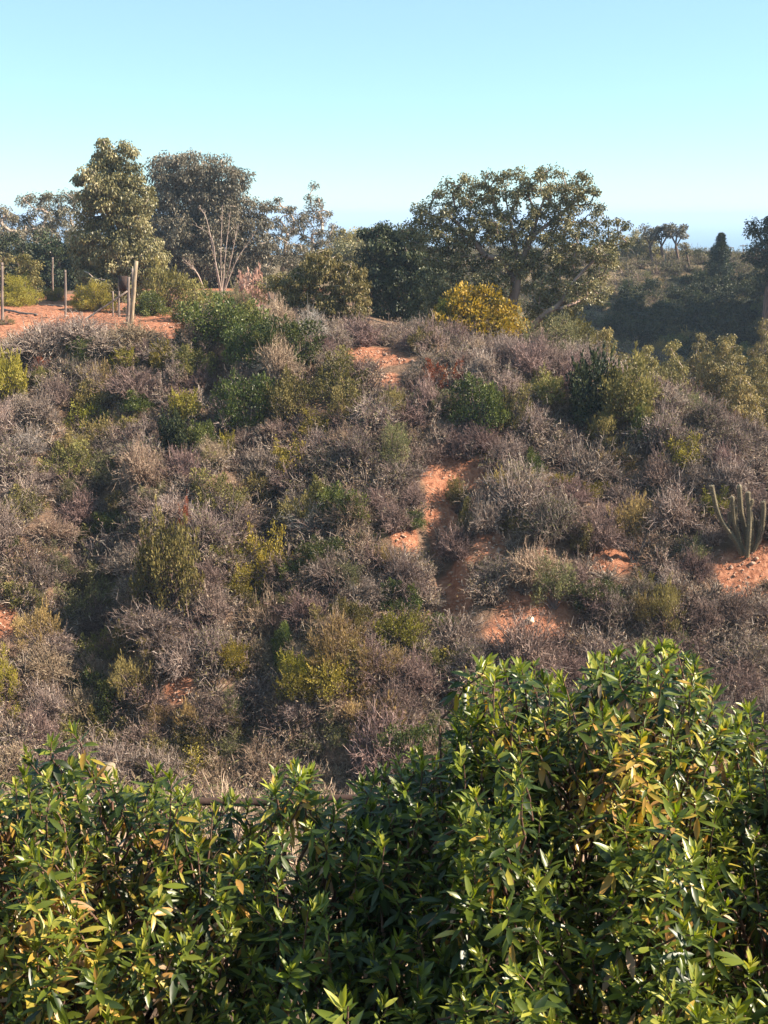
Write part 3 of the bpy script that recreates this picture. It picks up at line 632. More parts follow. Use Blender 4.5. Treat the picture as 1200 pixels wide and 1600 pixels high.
# valley trees at the right
for i, (px, top, hw, Yv, lab) in enumerate([(945, 515, 34, 57, 'olive young gum leftmost in the row beyond the right ridge'), (1010, 545, 34, 62, 'low olive gum second from left in the row beyond the right ridge'), (1053, 532, 18, 63, 'narrow pointed gum in the row beyond the right ridge'),
      (1098, 528, 22, 66, 'narrow olive gum left of the widest one in the right row'), (1135, 525, 32, 64, 'widest and tallest olive gum in the row at the right'), (1185, 560, 32, 60, 'olive gum at the right edge in the valley row'), (1160, 590, 30, 57, 'low olive gum in front of the right valley row'), (1195, 505, 16, 70, 'thin olive gum rising at the right edge behind the row')]):
    bl = [(px, top+16, hw*.55, 24), (px-hw*.2, top+52, hw*1.15, 36), (px+hw*.2, top+96, hw*1.3, 44)]
    tree('valley_gum_tree', lab, Yv, px, bl, B['euc_young'], B['bark_pale'], r0=.12, gap=.5, per=110, cr=.42, L=.17, W=.05, droop=.9, group='young gum trees beyond the right ridge')
# small trees and bushes near the posts
tree('young_tree', 'small olive tree above the rounded bush behind the left posts', 66, 40, [(40, 410, 18, 16), (42, 435, 22, 18), (60, 455, 14, 12)], B['euc_young'], B['bark_brown'], r0=.07, gap=.45, per=90, cr=.36, L=.16, W=.05, droop=.8)
tree('young_tree', 'small olive tree cut by the left edge at the tall post', 60, -8, [(-6, 405, 14, 18), (-10, 425, 16, 18)], B['euc_young'], B['bark_brown'], r0=.07, gap=.45, per=90, cr=.36, L=.16, W=.05, droop=.8)
bush_px('dome', 33, 457, 72, 46, 'large rounded yellow green bush behind the left post', name='rounded_bush')
bush_px('dome', 148, 466, 72, 44, 'rounded yellow green bush right of the middle post', name='rounded_bush')
bush_px('dome', 85, 461, 34, 20, 'smallest rounded bush between two posts', name='rounded_bush')
bush_px('olive', 175, 460, 30, 28, 'small olive bush behind the dark panel by the fence')
bush_px('olive', 262, 445, 80, 84, 'tall olive brown bush right of the leaning posts', Y=56)
bush_px('green', 235, 490, 70, 36, 'low green bush at the foot of the tall olive brown bush', Y=52)
bush_px('pinkdead', 385, 425, 52, 62, 'pinkish withered bush right of the pale bare stems', Y=58)
bush_px('pinkdead', 403, 476, 26, 24, 'small pinkish withered bush below the taller pinkish one', Y=54)
bush_px('greygreen', 375, 470, 50, 44, 'grey green bush under the pinkish withered bush', Y=56)
bush_px('green', 330, 470, 60, 34, 'green bush at the plateau edge below pale bare stems', Y=55)
bush_px('greygreen', 385, 410, 40, 20, 'pale low bush beneath the broad tree', Y=74)
bush_px('straw', 445, 412, 60, 16, 'low straw bush under the two airy gum trees', Y=80)

# bare multi stem tree
def stems(name, label, Y, base_px, lines, mat, r=.05, cat='tree', part='stem', group=None, base=None, parts=True, sub=None):
    if base is None:
        b0 = at(base_px, 500, Y); base = np.array([b0[0], Y, float(H(b0[0], Y))])
    root = empty(name, base); tag(root, label, cat, group); rt = base-np.array([0, 0, .1])
    for l in lines:
        P = curve([rt+rng.normal(0, .06, 3)*[1, 1, 0]]+[at(q[0], q[1], Y+(q[2] if len(q) > 2 else 0)) for q in l], 12)[None]
        tt = np.linspace(1.2, .3, 12)[None]
        prts = [(*tubes(P, r*tt, 6, .5), 0)]
        q = 22; s = rng.integers(4, 11, q); d = nrm(rdir(q)*.7+nrm(P[0, -1]-P[0, 0]))*(rng.uniform(.3, .9, q)[:, None])*r*12
        P2 = P[0, s][:, None]+np.linspace(0, 1, 4)[None, :, None]*d[:, None]+rng.normal(0, .03, (q, 4, 3))
        prts.append((*tubes(P2, r*.28*np.linspace(1, .3, 4)[None]*np.ones((q, 1)), 4, .5), 0))
        V, f, t, m_ = join(prts); mk(part, V, f, mat, None, smooth=True, parent=root, origin=base)
    return root
stems('bare_tree', 'leafless tree of pale slender stems before the broad tree', 70, 348, [[(335, 400), (322, 340), (310, 325)], [(345, 400), (348, 320)], [(352, 400), (360, 330)], [(360, 410), (372, 350)], [(368, 410), (398, 365)], [(338, 420), (330, 370), (300, 350)]], M['bark_pale'], .036)
stems('dead_tree', 'pale leaning dead stem under the broad tree', 66, 325, [[(310, 430), (290, 408)]], M['bark_pale'], .05, cat='dead stem')
stems('bleached_shrub', 'dead shrub with bleached white branches above the green bush', 43.5, 352, [[(340, 600), (335, 590)], [(352, 596), (366, 592)], [(350, 604), (330, 604)], [(358, 600), (375, 606)]], M['bark_pale'], .03, cat='shrub', part='branch', base=hit(352, 612))
for px, py, lab in [(160, 700, 'bleached dead shrub with white curling branches on the left slope'), (295, 720, 'tall bleached dead shrub beside the small dark bush'), (230, 810, 'bleached dead shrub in the left middle slope above tall olive bush'), (150, 1010, 'bleached dead shrub below the dark hollow'), (990, 860, 'bluish white bleached dead shrub right of the red bank'), (330, 940, 'bleached dead shrub on lower slope left of the yellowish olive bush'), (960, 745, 'bleached dead shrub in upper right slope'), (560, 930, 'bleached dead shrub in the lower middle slope')]:
    b_ = hit(px, py+20); dx = [rng.uniform(-26, 26) for _ in range(9)]
    stems('bleached_shrub', lab, b_[1], px, [[(px+d*.5, py+4+rng.uniform(-4, 4)), (px+d, py-rng.uniform(2, 22), rng.uniform(-.3, .3))] for d in dx], M['twig_pale'], .022, cat='shrub', part='branch', base=b_)

# far gap hedge, far hill
for i, (px, py, rx, ry, Yv, mt, lab) in enumerate([(530, 372, 18, 14, 120, 'euc_young', 'far olive tree at the left end of distant hedge'), (560, 372, 20, 12, 124, 'euc_young', 'far pale green tree in the middle of distant hedge'), (590, 368, 18, 12, 118, 'euc_young', 'far pale green tree at the right end of distant hedge'), (560, 392, 44, 14, 100, 'euc', 'long dark green tree clump below the distant hedge')]):
    tree('distant_tree', lab, Yv, px, [(px, py, rx, ry), (px, py+14, rx, ry)], B[mt], B['bark_brown'], r0=.15, gap=.8, per=110, cr=.7, L=.25, W=.12, droop=.3, toneb=.1)
tree('golden_tree', 'golden yellow tree at the right tip of the spreading tree', 130, 985, [(990, 378, 14, 11), (978, 390, 10, 10)], B['gold'], B['bark_brown'], r0=.12, gap=.6, per=110, cr=.5, L=.2, W=.1, droop=.3)
tree('distant_tree', 'dark olive tree right of the golden yellow tree', 128, 1012, [(1010, 385, 22, 14), (1000, 400, 20, 10), (1000, 370, 14, 10)], B['euc'], B['bark_brown'], r0=.14, gap=.7, per=110, cr=.6, L=.2, W=.1, droop=.3)
for px, rx, py, lab in [(1015, 14, 362, 'leftmost flat topped tree of the hilltop clump'), (1033, 13, 359, 'middle flat topped tree of the hilltop clump'), (1056, 17, 360, 'right and widest flat topped tree of the hilltop clump')]:
    tree('flat_topped_tree', lab, 125, px, [(px, py, rx, 8), (px+2, py+6, rx*.9, 7)], B['euc_grey'], B['bark_brown'], r0=.16, gap=.75, per=110, cr=.6, L=.25, W=.1, droop=.1, limbs=[[(px, 385), (px+2, 366)], [(px+1, 384), (px-8, 366)], [(px+1, 384), (px+10, 368)]], group='flat topped trees on the far hilltop')
tree('small_round_tree', 'small round dark tree right of the hilltop clump', 122, 1073, [(1072, 384, 7, 7), (1072, 392, 5, 6)], B['euc'], B['bark_brown'], r0=.1, gap=.5, per=90, cr=.4, L=.2, W=.1, droop=.1)
# conifer: whorls of branches
def conifer(px, top, bot, hw, Y, label):
    b0 = at(px, bot, Y); base = np.array([b0[0], Y, float(H(b0[0], Y))]); hh = at(px, top, Y)[2]-base[2]; root = empty('conifer', base); tag(root, label, 'tree')
    mk('trunk', *tubes(np.array([[base, base+[0, 0, hh]]]), np.array([[.18, .02]]), 6)[:2], M['bark_brown'], parent=root, origin=base)
    m_ = mpp(bot, Y); c = []; ax = []
    for z in np.linspace(.08, 1, 15):
        R_ = hw*1.3*m_*(1.03-z)**.8*rng.uniform(.7, 1.2)
        for a in np.arange(7)*.9+z*17:
            for s in (.35, .65, .95): c.append(base+[math.cos(a)*R_*s, math.sin(a)*R_*s, hh*z*.97-.1+R_*s*.15])
    c = np.array(c); V, f, t = crown(c, 36, .28, .24, .05, -.4); mk('crown', V, f, M['pine'], t, parent=root, origin=base)
conifer(1124, 365, 408, 21, 118, 'dark conical conifer standing alone on the far hilltop')
# dark tree at right edge and shading grove to its right (continues outside the frame)
tree('dark_tree', 'tall dark tree cut by the right edge on the far hill', 98, 1196, [(1195, 355, 24, 16), (1188, 395, 20, 20), (1205, 420, 30, 26), (1215, 380, 26, 30)], B['darktree'], B['bark_brown'], r0=.3, gap=.8, per=150, cr=.7, L=.25, W=.1, droop=.5)
for i, (px, yy, rr) in enumerate([(1285, 100, 40), (1335, 101, 50), (1290, 105, 42), (1375, 104, 56), (1345, 97, 50), (1410, 102, 56), (1290, 95, 42)]):
    tree('grove_tree', 'tall dark tree of the grove beyond the right edge, '+['left one of the middle row', 'centre one of the middle row', 'left one of the rear row', 'right one of the rear row', 'farthest one', 'rightmost one', 'nearest one'][i], yy, px, [(px, 160+rng.uniform(-20, 40), rr*.8, 50), (px, 240, rr, 60), (px, 330, rr, 60), (px+8, 415, rr*1.1, 60)], B['darktree'], B['bark_brown'], r0=.35, gap=1.4, per=170, cr=1.4, L=.5, W=.26, droop=.4, group='shading grove at the right')
# far hill scrub, as individual bushes
n = 0; t_ = 0; fp = []
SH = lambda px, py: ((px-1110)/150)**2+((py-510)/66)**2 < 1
while n < 200 and t_ < 12000:
    t_ += 1; px = rng.uniform(905, 1210) if n < 150 else rng.uniform(600, 905); py = rng.uniform(392, 560); p = hit(px, py, 76, 200)
    if p[1] < 78 or p[1] > 190 or any(abs(px-a) < 7 and abs(py-b_) < 3.2 for a, b_ in fp): continue
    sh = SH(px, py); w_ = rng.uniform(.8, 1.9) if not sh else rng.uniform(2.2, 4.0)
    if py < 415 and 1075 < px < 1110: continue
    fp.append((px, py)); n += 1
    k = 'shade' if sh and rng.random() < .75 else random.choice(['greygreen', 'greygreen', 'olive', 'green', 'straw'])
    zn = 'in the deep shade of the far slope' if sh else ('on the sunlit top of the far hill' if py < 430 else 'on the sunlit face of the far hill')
    nm = dict(shade='dark dense', greygreen='grey green', olive='olive', green='green', straw='straw coloured')[k]
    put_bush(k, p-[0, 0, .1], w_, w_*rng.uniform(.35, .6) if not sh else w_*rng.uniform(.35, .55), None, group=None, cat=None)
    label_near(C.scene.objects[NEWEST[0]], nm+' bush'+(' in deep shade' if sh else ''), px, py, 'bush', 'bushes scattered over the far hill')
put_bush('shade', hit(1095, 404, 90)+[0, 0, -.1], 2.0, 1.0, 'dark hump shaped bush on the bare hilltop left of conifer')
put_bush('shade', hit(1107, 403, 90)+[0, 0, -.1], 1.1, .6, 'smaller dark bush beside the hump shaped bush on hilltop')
put_bush('greygreen', hit(1147, 408, 90)+[0, 0, -.1], 2.0, 1.3, 'rounded grey green bush right of the conifer')
def cyl(a, b_, ra, rb, mat, name, parent=None, origin=None, sides=10, jit=0, k=7, cap=True):
    a = np.array(a, float); b_ = np.array(b_, float); tt = np.linspace(0, 1, k)[:, None]
    P = (a*(1-tt)+b_*tt+rng.normal(0, jit, (k, 3)))[None]; rr = np.linspace(ra, rb, k)[None]*(1+rng.normal(0, .04, (1, k)))
    V, f, t = tubes(P, rr, sides, .5, cap=cap); return mk(name, V, f, mat, None, smooth=False, parent=parent, origin=origin)
def polething(name, label, cat, px, top, bot, Y, r, mat, cross=False):
    b0 = at(px, bot, Y) if Y else hit(px, bot, 80); Y = b0[1]; base = np.array([b0[0], Y, float(H(b0[0], Y))]); tp = at(px, top, Y)
    root = empty(name, base); tag(root, label, cat); cyl(base-[0, 0, .2], tp, r, r*.8, mat, 'pole', root, base)
    if cross: cyl(tp+[-.35, 0, -.15], tp+[.35, 0, -.15], .05, .05, mat, 'cross_arm', root, base)
polething('utility_pole', 'pale utility pole standing on the far hill below the hilltop trees', 'pole', 1040, 393, 422, None, .11, M['cutwood'])
polething('utility_pole', 'thin distant pole with cross arm right of the conifer', 'pole', 1142, 385, 410, 125, .05, M['post'], True)
polething('utility_pole', 'thin distant pole nearest the dark tree at right edge', 'pole', 1161, 382, 412, 125, .05, M['post'], True)
# little white and red sign board far right
mw, tw, bw = newmat('white paint'); bw.inputs['Base Color'].default_value = (.8, .78, .75, 1)
mr_, tr_, br_ = newmat('red paint'); br_.inputs['Base Color'].default_value = (.5, .05, .04, 1)
def box(c, s, mat, name, parent=None, origin=None, rz=0):
    v = np.array([[x, y, z] for x in (-1, 1) for y in (-1, 1) for z in (-1, 1)])*np.array(s)/2; ca, sa = math.cos(rz), math.sin(rz)
    v = np.stack([v[:, 0]*ca-v[:, 1]*sa, v[:, 0]*sa+v[:, 1]*ca, v[:, 2]], -1)+np.array(c)
    return mk(name, v, [np.array([[0, 1, 3, 2], [4, 6, 7, 5], [0, 4, 5, 1], [2, 3, 7, 6], [0, 2, 6, 4], [1, 5, 7, 3]])], mat, parent=parent, origin=origin)
p = hit(1191, 444, 80); p = p+[0, 0, .3]; g = float(H(p[0], p[1])); base = np.array([p[0], p[1], g]); root = empty('sign_board', base); tag(root, 'small white sign board with red block in the shade at right edge', 'sign')
p[2] = max(p[2], g+.5)
box(p, (.55, .05, .45), mw, 'panel', root, base); box(p+[.03, -.04, .03], (.22, .02, .18), mr_, 'red_block', root, base)
for s in (-.2, .2): cyl([p[0]+s, p[1]+.06, g-.2], [p[0]+s, p[1]+.06, p[2]], .03, .03, M['post'], 'leg', root, base)

# ---------------------------------------------------------------- fence posts on the plateau
def post(px, top, bot, r, label, lean=0):
    b_ = hit(px, bot); tp = at(px+lean, top, b_[1]); r = r*.8; root = empty('wooden_post', b_); tag(root, label, 'post', 'fence posts on the bare earth')
    cyl(b_-[0, 0, .2], tp, r, r*.85, M['post'], 'shaft', root, b_, jit=.006); cyl(tp-[0, 0, .12], tp-[0, 0, .10], r*1.06, r*1.06, M['rust_metal'], 'wire_loop', root, b_, k=2)
post(3, 410, 500, .085, 'weathered wooden post at the left edge, thickest of the row')
post(82, 402, 464, .075, 'weathered wooden post standing farthest back left of the rounded bush')
post(102, 422, 497, .07, 'weathered wooden post nearest the slope between the rounded bushes')
post(158, 412, 455, .07, 'weathered wooden post behind the middle rounded bush')
b_ = hit(200, 508); fy = b_[1]; fr_ = empty('wire_fence', b_); tag(fr_, 'leaning wooden fence corner with diagonal brace and wire netting', 'fence')
for bx_, by, tx, ty, dy, r in [(199, 508, 201, 432, 0, .075), (204, 504, 213, 408, .5, .095), (206, 500, 207, 420, 1.0, .05), (185, 480, 186, 432, 3, .05), (176, 478, 176, 455, 4, .04)]:
    yy = fy+dy; p0 = at(bx_, by, yy); p0[2] = float(H(p0[0], yy))-.15; cyl(p0, at(tx, ty, yy), r, r*.85, M['cutwood'] if r > .09 else M['post'], 'post', fr_, b_, jit=.008)
cyl(at(133, 500, fy-.2), at(199, 455, fy-.05), .045, .04, M['post'], 'brace', fr_, b_, jit=.01)
box((at(193, 443, fy+1.5)), (mpp(443, fy)*15, .04, mpp(443, fy)*24), M['rust_metal'], 'panel', fr_, b_)
# sagging netting between brace foot and post
pr_ = []; 
for i in range(13):
    a = at(140+i*4.6, 502-i*3.2, fy-.15); c = at(165+i*2.6, 510, fy-.4); c[2] = float(H(c[0], c[1])); tt = np.linspace(0, 1, 7)[:, None]; pr_.append(a*(1-tt)+c*tt+rng.normal(0, .03, (7, 3)))
for i in range(9):
    tt = np.linspace(0, 1, 7)[:, None]; a = at(140+i*2, 503+i*.6, fy-.2-i*.02); c = at(199, 462+i*5, fy-.1); pr_.append(a*(1-tt)+c*tt+np.array([0, 0, -.12])*np.sin(tt*3.14)+rng.normal(0, .02, (7, 3)))
V, f, t = tubes(np.array(pr_), np.full((len(pr_), 7), .007), 3); mk('netting', V, f, M['post'], parent=fr_, origin=b_)
# thin grey rods laid on the bare earth in place of cast post shadows
for i, (a, b2, yy) in enumerate([((6, 486), (58, 494), None), ((62, 478), (98, 480), None)]):
    p0 = hit(*a); p1 = hit(*b2); e = cyl(p0+[0, 0, .05], p1+[0, 0, .05], .06, .05, M['post'], 'fallen_pole', jit=.01)
    tag(e, ['longer grey fallen pole lying on bare earth at left', 'shorter grey fallen pole lying between two posts'][i], 'pole')
put_bush('greygreen', hit(6, 508), .8, .35, 'small grey dried tussock at the foot of the left post')

# ---------------------------------------------------------------- cactus
cb = hit(1168, 870); cy = cb[1]; cr_ = empty('cactus', cb); tag(cr_, 'tall branching columnar cactus with seven ribbed stems on red earth', 'cactus')
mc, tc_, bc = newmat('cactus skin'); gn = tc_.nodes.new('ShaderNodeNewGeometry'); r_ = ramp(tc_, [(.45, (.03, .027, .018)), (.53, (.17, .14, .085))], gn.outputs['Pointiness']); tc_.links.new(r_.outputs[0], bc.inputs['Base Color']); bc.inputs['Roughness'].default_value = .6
msp = leafmat('cactus spines', [(0, (.16, .12, .08)), (1, (.50, .42, .29))], .7, 0, .2, 0)
def cstem(pts, r, parent=cr_, nm='stem'):
    r = r*.82
    K = 34; P = curve([at(q[0], q[1], cy+(q[2] if len(q) > 2 else 0)) for q in pts], K)
    sides = 24; an = np.arange(sides)*2*math.pi/sides; rib = 1+.13*np.cos(an*12)
    tt = np.linspace(0, 1, K); rr = r*np.minimum(1, .8+tt*3)*np.sqrt(np.clip((1-tt)*K/2.2, 0, 1)*.97+.03)
    d = nrm(np.gradient(P, axis=0)); a = nrm(np.cross(d, [0, 1, 0])); b2 = np.cross(d, a)
    V = P[:, None]+(a[:, None]*np.cos(an)[None, :, None]+b2[:, None]*np.sin(an)[None, :, None])*(rr[:, None]*rib[None])[..., None]
    ix = np.arange(K*sides).reshape(K, sides); j = np.roll(ix, -1, 1)
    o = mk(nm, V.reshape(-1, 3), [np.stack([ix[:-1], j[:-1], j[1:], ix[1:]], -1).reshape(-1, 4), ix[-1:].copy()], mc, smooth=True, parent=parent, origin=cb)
    q = V[1:-1, ::2].reshape(-1, 3); cc = np.repeat(P[1:-1], sides//2, 0); n_ = len(q); q = np.repeat(q, 3, 0); cc = np.repeat(cc, 3, 0)
    v, f, t = quads(q, nrm(q-cc)+rdir(n_*3)*.7, .035, .006); mk('spines', v, f, msp, t, parent=o, origin=cb)
B0 = (1166, 872)
cstem([(1160, 868), (1149, 845), (1130, 818), (1119, 792), (1113, 765), (1112, 758)], .078)
cstem([(1162, 868, .1), (1152, 840, .1), (1147, 815), (1145, 790), (1144, 775)], .07)
cstem([(1164, 868, .15), (1157, 845, .2), (1150, 815, .2), (1149, 796, .1), (1150, 795, .1)], .06)
cstem([(1167, 868, .3), (1166, 838, .35), (1159, 806, .3), (1156, 775, .3), (1155, 757, .3)], .08)
cstem([(1167, 871, -.1), (1170, 840, -.1), (1171, 805), (1169, 780), (1169, 768)], .08)
cstem([(1170, 870, .1), (1175, 840, .2), (1174, 815, .2), (1172, 798, .15)], .065)
cstem([(1176, 862, .1), (1187, 840), (1192, 815), (1193, 790), (1192, 783)], .075)
cstem([(1169, 792, 0), (1174, 788, 0), (1175, 780)], .05)
cstem([(1136, 826, .05), (1140, 812, .05), (1139, 800, .05)], .04)
cstem([(1182, 852, .2), (1184, 830, .3), (1183, 812, .3)], .05)
cstem([(1146, 842, .05), (1141, 838, 0), (1143, 830)], .035)

# rock and dry fallen branch by the red slip
p = hit(828, 976); u = rng.normal(size=(60, 3)); 
import bmesh
bm = bmesh.new(); bmesh.ops.create_icosphere(bm, subdivisions=3, radius=1)
for v in bm.verts: v.co *= 1+.14*math.sin(v.co.x*3+1)+.1*math.sin(v.co.y*5)+.07*math.sin(v.co.z*7+v.co.x*4)
bmesh.ops.scale(bm, vec=(.14, .12, .11), verts=bm.verts); me = bpy.data.meshes.new('rock'); bm.to_mesh(me); bm.free(); me.materials.append(barkmat('pale stone', (.45, .3, .2), (.75, .6, .45), 12))
o = bpy.data.objects.new('rock', me); COL.objects.link(o); o.location = tuple(p+[0, 0, .05]); tag(o, 'small pale stone stuck in the red earth slip', 'rock')
p0 = hit(795, 1000); p1 = hit(873, 1022); o = cyl(p0+[0, 0, .12], p1+[0, 0, .1], .03, .015, M['twig_tan'], 'fallen_branch', jit=.03, k=10); tag(o, 'thin dry branch lying along the foot of red earth slip', 'branch')

# ---------------------------------------------------------------- rustic fence behind the foreground shrubs
fz = lambda px, py, Y_=6.2: at(px, py, Y_)
f0 = fz(168, 1196); base = np.array([f0[0], 6.2, float(H(f0[0], 6.2))]); rf = empty('rustic_fence', base); tag(rf, 'pale sawn post and dark log rail half hidden behind the foreground leaves', 'fence')
cyl(base-[0, 0, .3], f0, .05, .048, M['cutwood'], 'post', rf, base, sides=16)
f1 = fz(560, 1250); cyl(fz(168, 1262)+[0, .02, 0], f1+[.6, .1, -.02], .026, .024, M['rust_metal'], 'rail', rf, base, jit=.008, k=14)
p = f1+[.55, .08, 0]; cyl([p[0], p[1]+.1, float(H(p[0], p[1]))-.3], p+[0, .1, .02], .055, .05, M['cutwood'], 'post', rf, base, sides=16)

# ---------------------------------------------------------------- foreground shrubs
PROF = [(-600, 1180), (-200, 1200), (0, 1215), (30, 1160), (80, 1130), (120, 1150), (155, 1200), (205, 1195), (260, 1190), (300, 1225), (360, 1218), (400, 1255), (430, 1190), (460, 1165), (500, 1200), (540, 1240), (580, 1190), (640, 1160), (700, 1160), (715, 1080), (760, 1020), (800, 1015), (860, 1020), (900, 1045), (930, 995), (1000, 990), (1050, 990), (1090, 1015), (1120, 1050), (1150, 1095), (1200, 1090), (1400, 1060), (1800, 1120)]
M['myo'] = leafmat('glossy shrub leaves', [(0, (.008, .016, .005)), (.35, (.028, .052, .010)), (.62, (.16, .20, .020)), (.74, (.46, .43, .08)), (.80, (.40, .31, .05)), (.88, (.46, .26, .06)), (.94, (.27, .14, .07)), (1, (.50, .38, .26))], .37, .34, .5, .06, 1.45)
M['myostem'] = barkmat('shrub stems', (.07, .035, .03), (.20, .12, .08), 30)
def leaf3d(c, d, up, L, W, bendv, tone):
    """curved folded leaf: 5 stations x 3 verts"""
    n = len(c); d = nrm(d); s = nrm(np.cross(d, up)); u = np.cross(s, d); st = np.array([0, .22, .5, .78, 1.]); wd = np.array([.08, .72, 1., .62, .03])
    V = np.zeros((n, 5, 3, 3))
    for i in range(5):
        ctr = c+d*(L*st[i])[:, None]-u*(L*bendv*st[i]**2)[:, None]*.5
        side = s*(W*wd[i]*.5)[:, None]; lift = u*(W*wd[i]*.14)[:, None]
        V[:, i, 0] = ctr-side+lift; V[:, i, 1] = ctr; V[:, i, 2] = ctr+side+lift
    b_ = np.arange(n)[:, None]*15; q = []
    for i in range(4):
        for j in range(2): q.append(np.stack([b_[:, 0]+i*3+j, b_[:, 0]+i*3+j+1, b_[:, 0]+(i+1)*3+j+1, b_[:, 0]+(i+1)*3+j], -1))
    return V.reshape(-1, 3), [np.concatenate(q)], np.repeat(tone, 15)
def topz(px, Yv, seedoff=0):
    py = np.interp(px, [a for a, _ in PROF], [b for _, b in PROF]); zc = at(px, py, 5.0)[2]
    return zc-(5.0-Yv)*.55 if Yv < 5 else zc-(Yv-5.0)*.35
def myo(label, x0, x1, n, yellow=.08, dark=0., Yr=(3.3, 5.7), inner=.5, seed=0):
    tips = []; tr = 0
    yb = 5.0 if n > 5 else Yr[0]
    cen = at((x0+x1)/2, 1400, yb); base = np.array([cen[0], yb, float(H(cen[0], yb))])
    while len(tips) < n and tr < n*60:
        tr += 1; px = rng.uniform(x0, x1); Yv = rng.uniform(*Yr); dep = rng.random()**1.6*inner
        e = min(1, (px-x0+20)/70, (x1+20-px)/70)
        q = at(px, 1300, Yv); z = topz(px, Yv)+(.16*float(wav(q[0]*1.0, Yv, .9))-.06)*(n > 5)-dep-(1-max(e, 0))*.12+.03*math.sin(q[0]*23+q[1]*17)+.05*math.sin(q[0]*9+3)
        p = np.array([q[0], Yv, z])
        # project check to keep the outline
        ppx, ppy = proj(p+np.array([0, 0, .06])); 
        if n > 5 and ppy < np.interp(ppx, [a for a, _ in PROF], [b for _, b in PROF])-4: continue
        if n > 5 and rng.random() < .07: p[2] += rng.uniform(.03, .09)
        if any(abs(p[0]-t[0]) < .065 and abs(p[1]-t[1]) < .09 and abs(p[2]-t[2]) < .08 for t in tips): continue
        if z < H(q[0], Yv)+.15: continue
        tips.append(p)
    tips = np.array(tips); n = len(tips)
    root = empty('evergreen_shrub', base); tag(root, label, 'shrub')
    # shoots: stem from inside to the tip
    ax = nrm(np.stack([rng.normal(0, .28, n)+(tips[:, 0]-cen[0])*.12, rng.normal(-.12, .25, n), np.ones(n)], -1)); Ls = rng.uniform(.22, .42, n)
    k = 6; tt = np.linspace(0, 1, k)[None, :, None]; low = tips-ax*Ls[:, None]*1.6+np.stack([(cen[0]-tips[:, 0])*.15, (yb-tips[:, 1])*.2, np.zeros(n)], -1)
    P = low[:, None]*(1-tt)+tips[:, None]*tt+rng.normal(0, .008, (n, k, 3)); sv = tubes(P, .0055*(1.5-tt[..., 0])*np.ones((n, 1)), 5)
    # main limbs from base
    nm_ = min(n, max(10, n//7)) if n > 5 else 1; ii = rng.choice(n, nm_, replace=False); tb = np.stack([base[0]+rng.normal(0, .18, nm_)*2, base[1]+rng.normal(0, .12, nm_), np.full(nm_, base[2]-.1)], -1)
    tb[:, 2] = H(tb[:, 0], tb[:, 1])-.05
    lr = .016 if n > 5 else .006
    tt2 = np.linspace(0, 1, 9)[None, :, None]; P2 = tb[:, None]*(1-tt2)+low[ii][:, None]*tt2+np.array([0, 0, .15])*np.sin(tt2*3.14)+rng.normal(0, .018, (nm_, 9, 3)); s2 = tubes(P2, lr*(1.5-tt2[..., 0])*np.ones((nm_, 1)), 6)
    V, f, t, m_ = join([(*sv, 0), (*s2, 0)]); mk('stems', V, f, M['myostem'], None, smooth=True, parent=root, origin=base)
    # leaves
    NL = 32; i = np.repeat(np.arange(n), NL); a = np.tile(np.arange(NL)/(NL-1), n)*.999+rng.normal(0, .02, n*NL); a = np.clip(a, 0, 1)
    ang = np.tile(np.arange(NL)*2.39996, n)+np.repeat(rng.random(n)*6.28, NL)+rng.normal(0, .25, n*NL)
    X_ = nrm(np.cross(ax, [0, 1, 0])); Y_ = np.cross(ax, X_)
    rad = X_[i]*np.cos(ang)[:, None]+Y_[i]*np.sin(ang)[:, None]
    pos = tips[i]-ax[i]*(Ls[i]*(1-a)**1.4)[:, None]
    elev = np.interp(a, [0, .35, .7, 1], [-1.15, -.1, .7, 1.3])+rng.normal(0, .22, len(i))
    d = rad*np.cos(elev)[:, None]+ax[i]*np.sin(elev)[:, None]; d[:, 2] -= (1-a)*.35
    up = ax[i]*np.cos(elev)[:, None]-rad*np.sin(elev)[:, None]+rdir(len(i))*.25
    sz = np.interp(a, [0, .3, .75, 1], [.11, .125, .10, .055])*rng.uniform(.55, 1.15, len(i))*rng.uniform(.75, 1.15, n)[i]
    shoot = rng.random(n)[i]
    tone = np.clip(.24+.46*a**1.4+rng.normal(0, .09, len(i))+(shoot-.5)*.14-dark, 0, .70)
    yl = rng.random(len(i)) < yellow*np.interp(a, [0, .35, .5, 1], [3.2, 1.0, .1, .02])*(.4+1.3*shoot); tone = np.where(yl, rng.uniform(.74, .90, len(i)), tone)
    dd_ = rng.random(len(i)) < np.interp(a, [0, .25, .4], [.30, .12, 0])*(.5+yellow*4); tone = np.where(dd_, rng.uniform(.90, 1, len(i)), tone)
    spx = np.array([proj(q_) for q_ in tips]); hot = 1.0*np.exp(-((spx[:, 0]-1000)/90)**2-((spx[:, 1]-1190)/90)**2)+.65*np.exp(-((spx[:, 0]-60)/200)**2-((spx[:, 1]-1420)/110)**2)+.8*np.exp(-((spx[:, 0]-820)/40)**2-((spx[:, 1]-1120)/40)**2)+.5*np.exp(-((spx[:, 0]-470)/50)**2-((spx[:, 1]-1250)/60)**2)
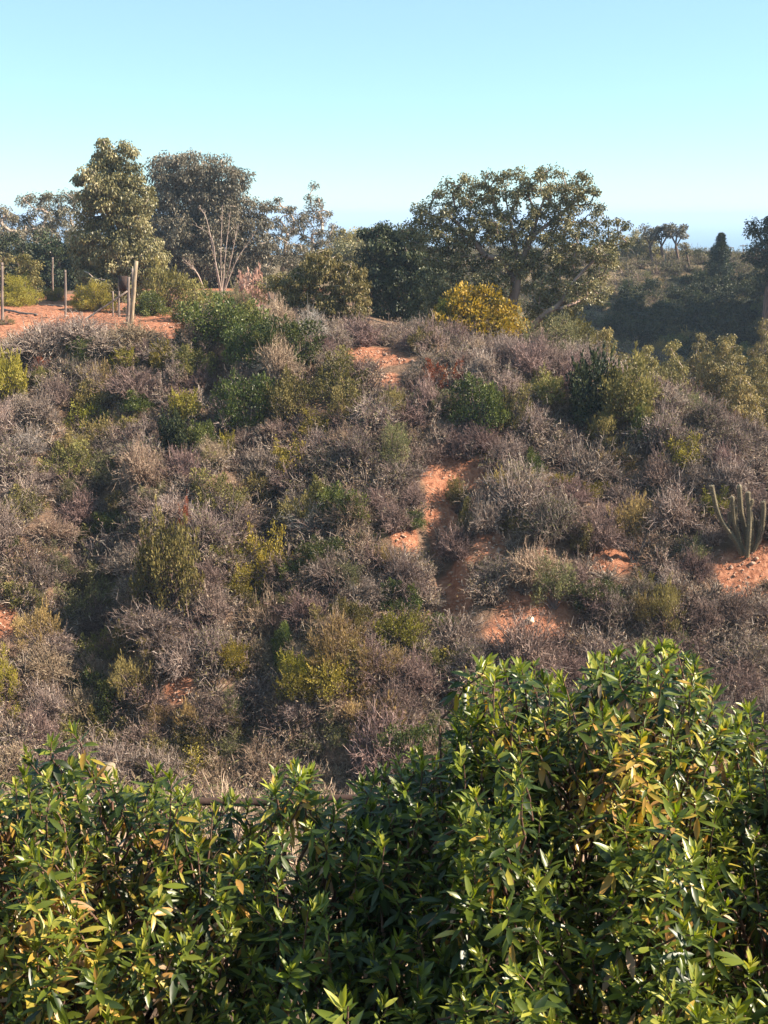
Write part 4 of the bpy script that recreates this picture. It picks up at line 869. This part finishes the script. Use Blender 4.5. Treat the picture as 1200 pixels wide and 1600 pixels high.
    h2 = (rng.random(len(i)) < hot[i]*np.interp(a, [0, .5, .8], [.85, .7, .1])); tone = np.where(h2, rng.uniform(.76, .92, len(i)), tone)
    keep = rng.random(len(i)) > np.interp(a, [0, .4, 1], [.35, .1, 0])
    LV = leaf3d(pos[keep], d[keep], up[keep], sz[keep], (sz*rng.uniform(.20, .33, len(i)))[keep], rng.uniform(.0, .55, keep.sum())*np.where(dd_[keep], 1.6, 1), tone[keep])
    mk('leaves', LV[0], LV[1], M['myo'], LV[2], smooth=True, parent=root, origin=base)
    print(label[:30], n, 'shoots')
    return root
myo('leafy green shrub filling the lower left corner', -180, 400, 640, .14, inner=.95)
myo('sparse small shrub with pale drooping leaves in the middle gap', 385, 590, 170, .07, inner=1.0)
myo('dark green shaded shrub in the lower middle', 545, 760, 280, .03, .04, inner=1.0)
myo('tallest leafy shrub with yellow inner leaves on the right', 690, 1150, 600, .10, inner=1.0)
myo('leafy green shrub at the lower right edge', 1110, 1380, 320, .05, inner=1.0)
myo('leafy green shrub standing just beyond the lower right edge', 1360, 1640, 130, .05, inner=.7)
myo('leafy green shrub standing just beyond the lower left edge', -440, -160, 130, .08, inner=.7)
PROF = [(400, 1620), (500, 1600), (540, 1570), (580, 1590), (640, 1620), (700, 1640)]
def sprout():
    global topz
    topz = lambda px, Yv, s=0: at(px, np.interp(px, [a for a, _ in PROF], [b for _, b in PROF]), 2.6)[2]
    myo('single bright shoot rising at the bottom edge of the photo', 505, 575, 3, .0, -.1, Yr=(2.55, 2.65), inner=.03)
sprout()

# ---------------------------------------------------------------- air
hm = bpy.data.materials.new('haze'); hm.use_nodes = True; t = hm.node_tree; t.nodes.remove(t.nodes['Principled BSDF'])
pv = t.nodes.new('ShaderNodeVolumePrincipled'); pv.inputs['Density'].default_value = .0004; pv.inputs['Color'].default_value = (.54, .70, .93, 1); t.links.new(pv.outputs[0], t.nodes['Material Output'].inputs['Volume'])
zt = 18.0; zb = -170.0; o = box((0, sx*.9, (zt+zb)/2), (2*sx+40, 2*sx+40, zt-zb), hm, 'haze'); tag(o, kind='stuff')
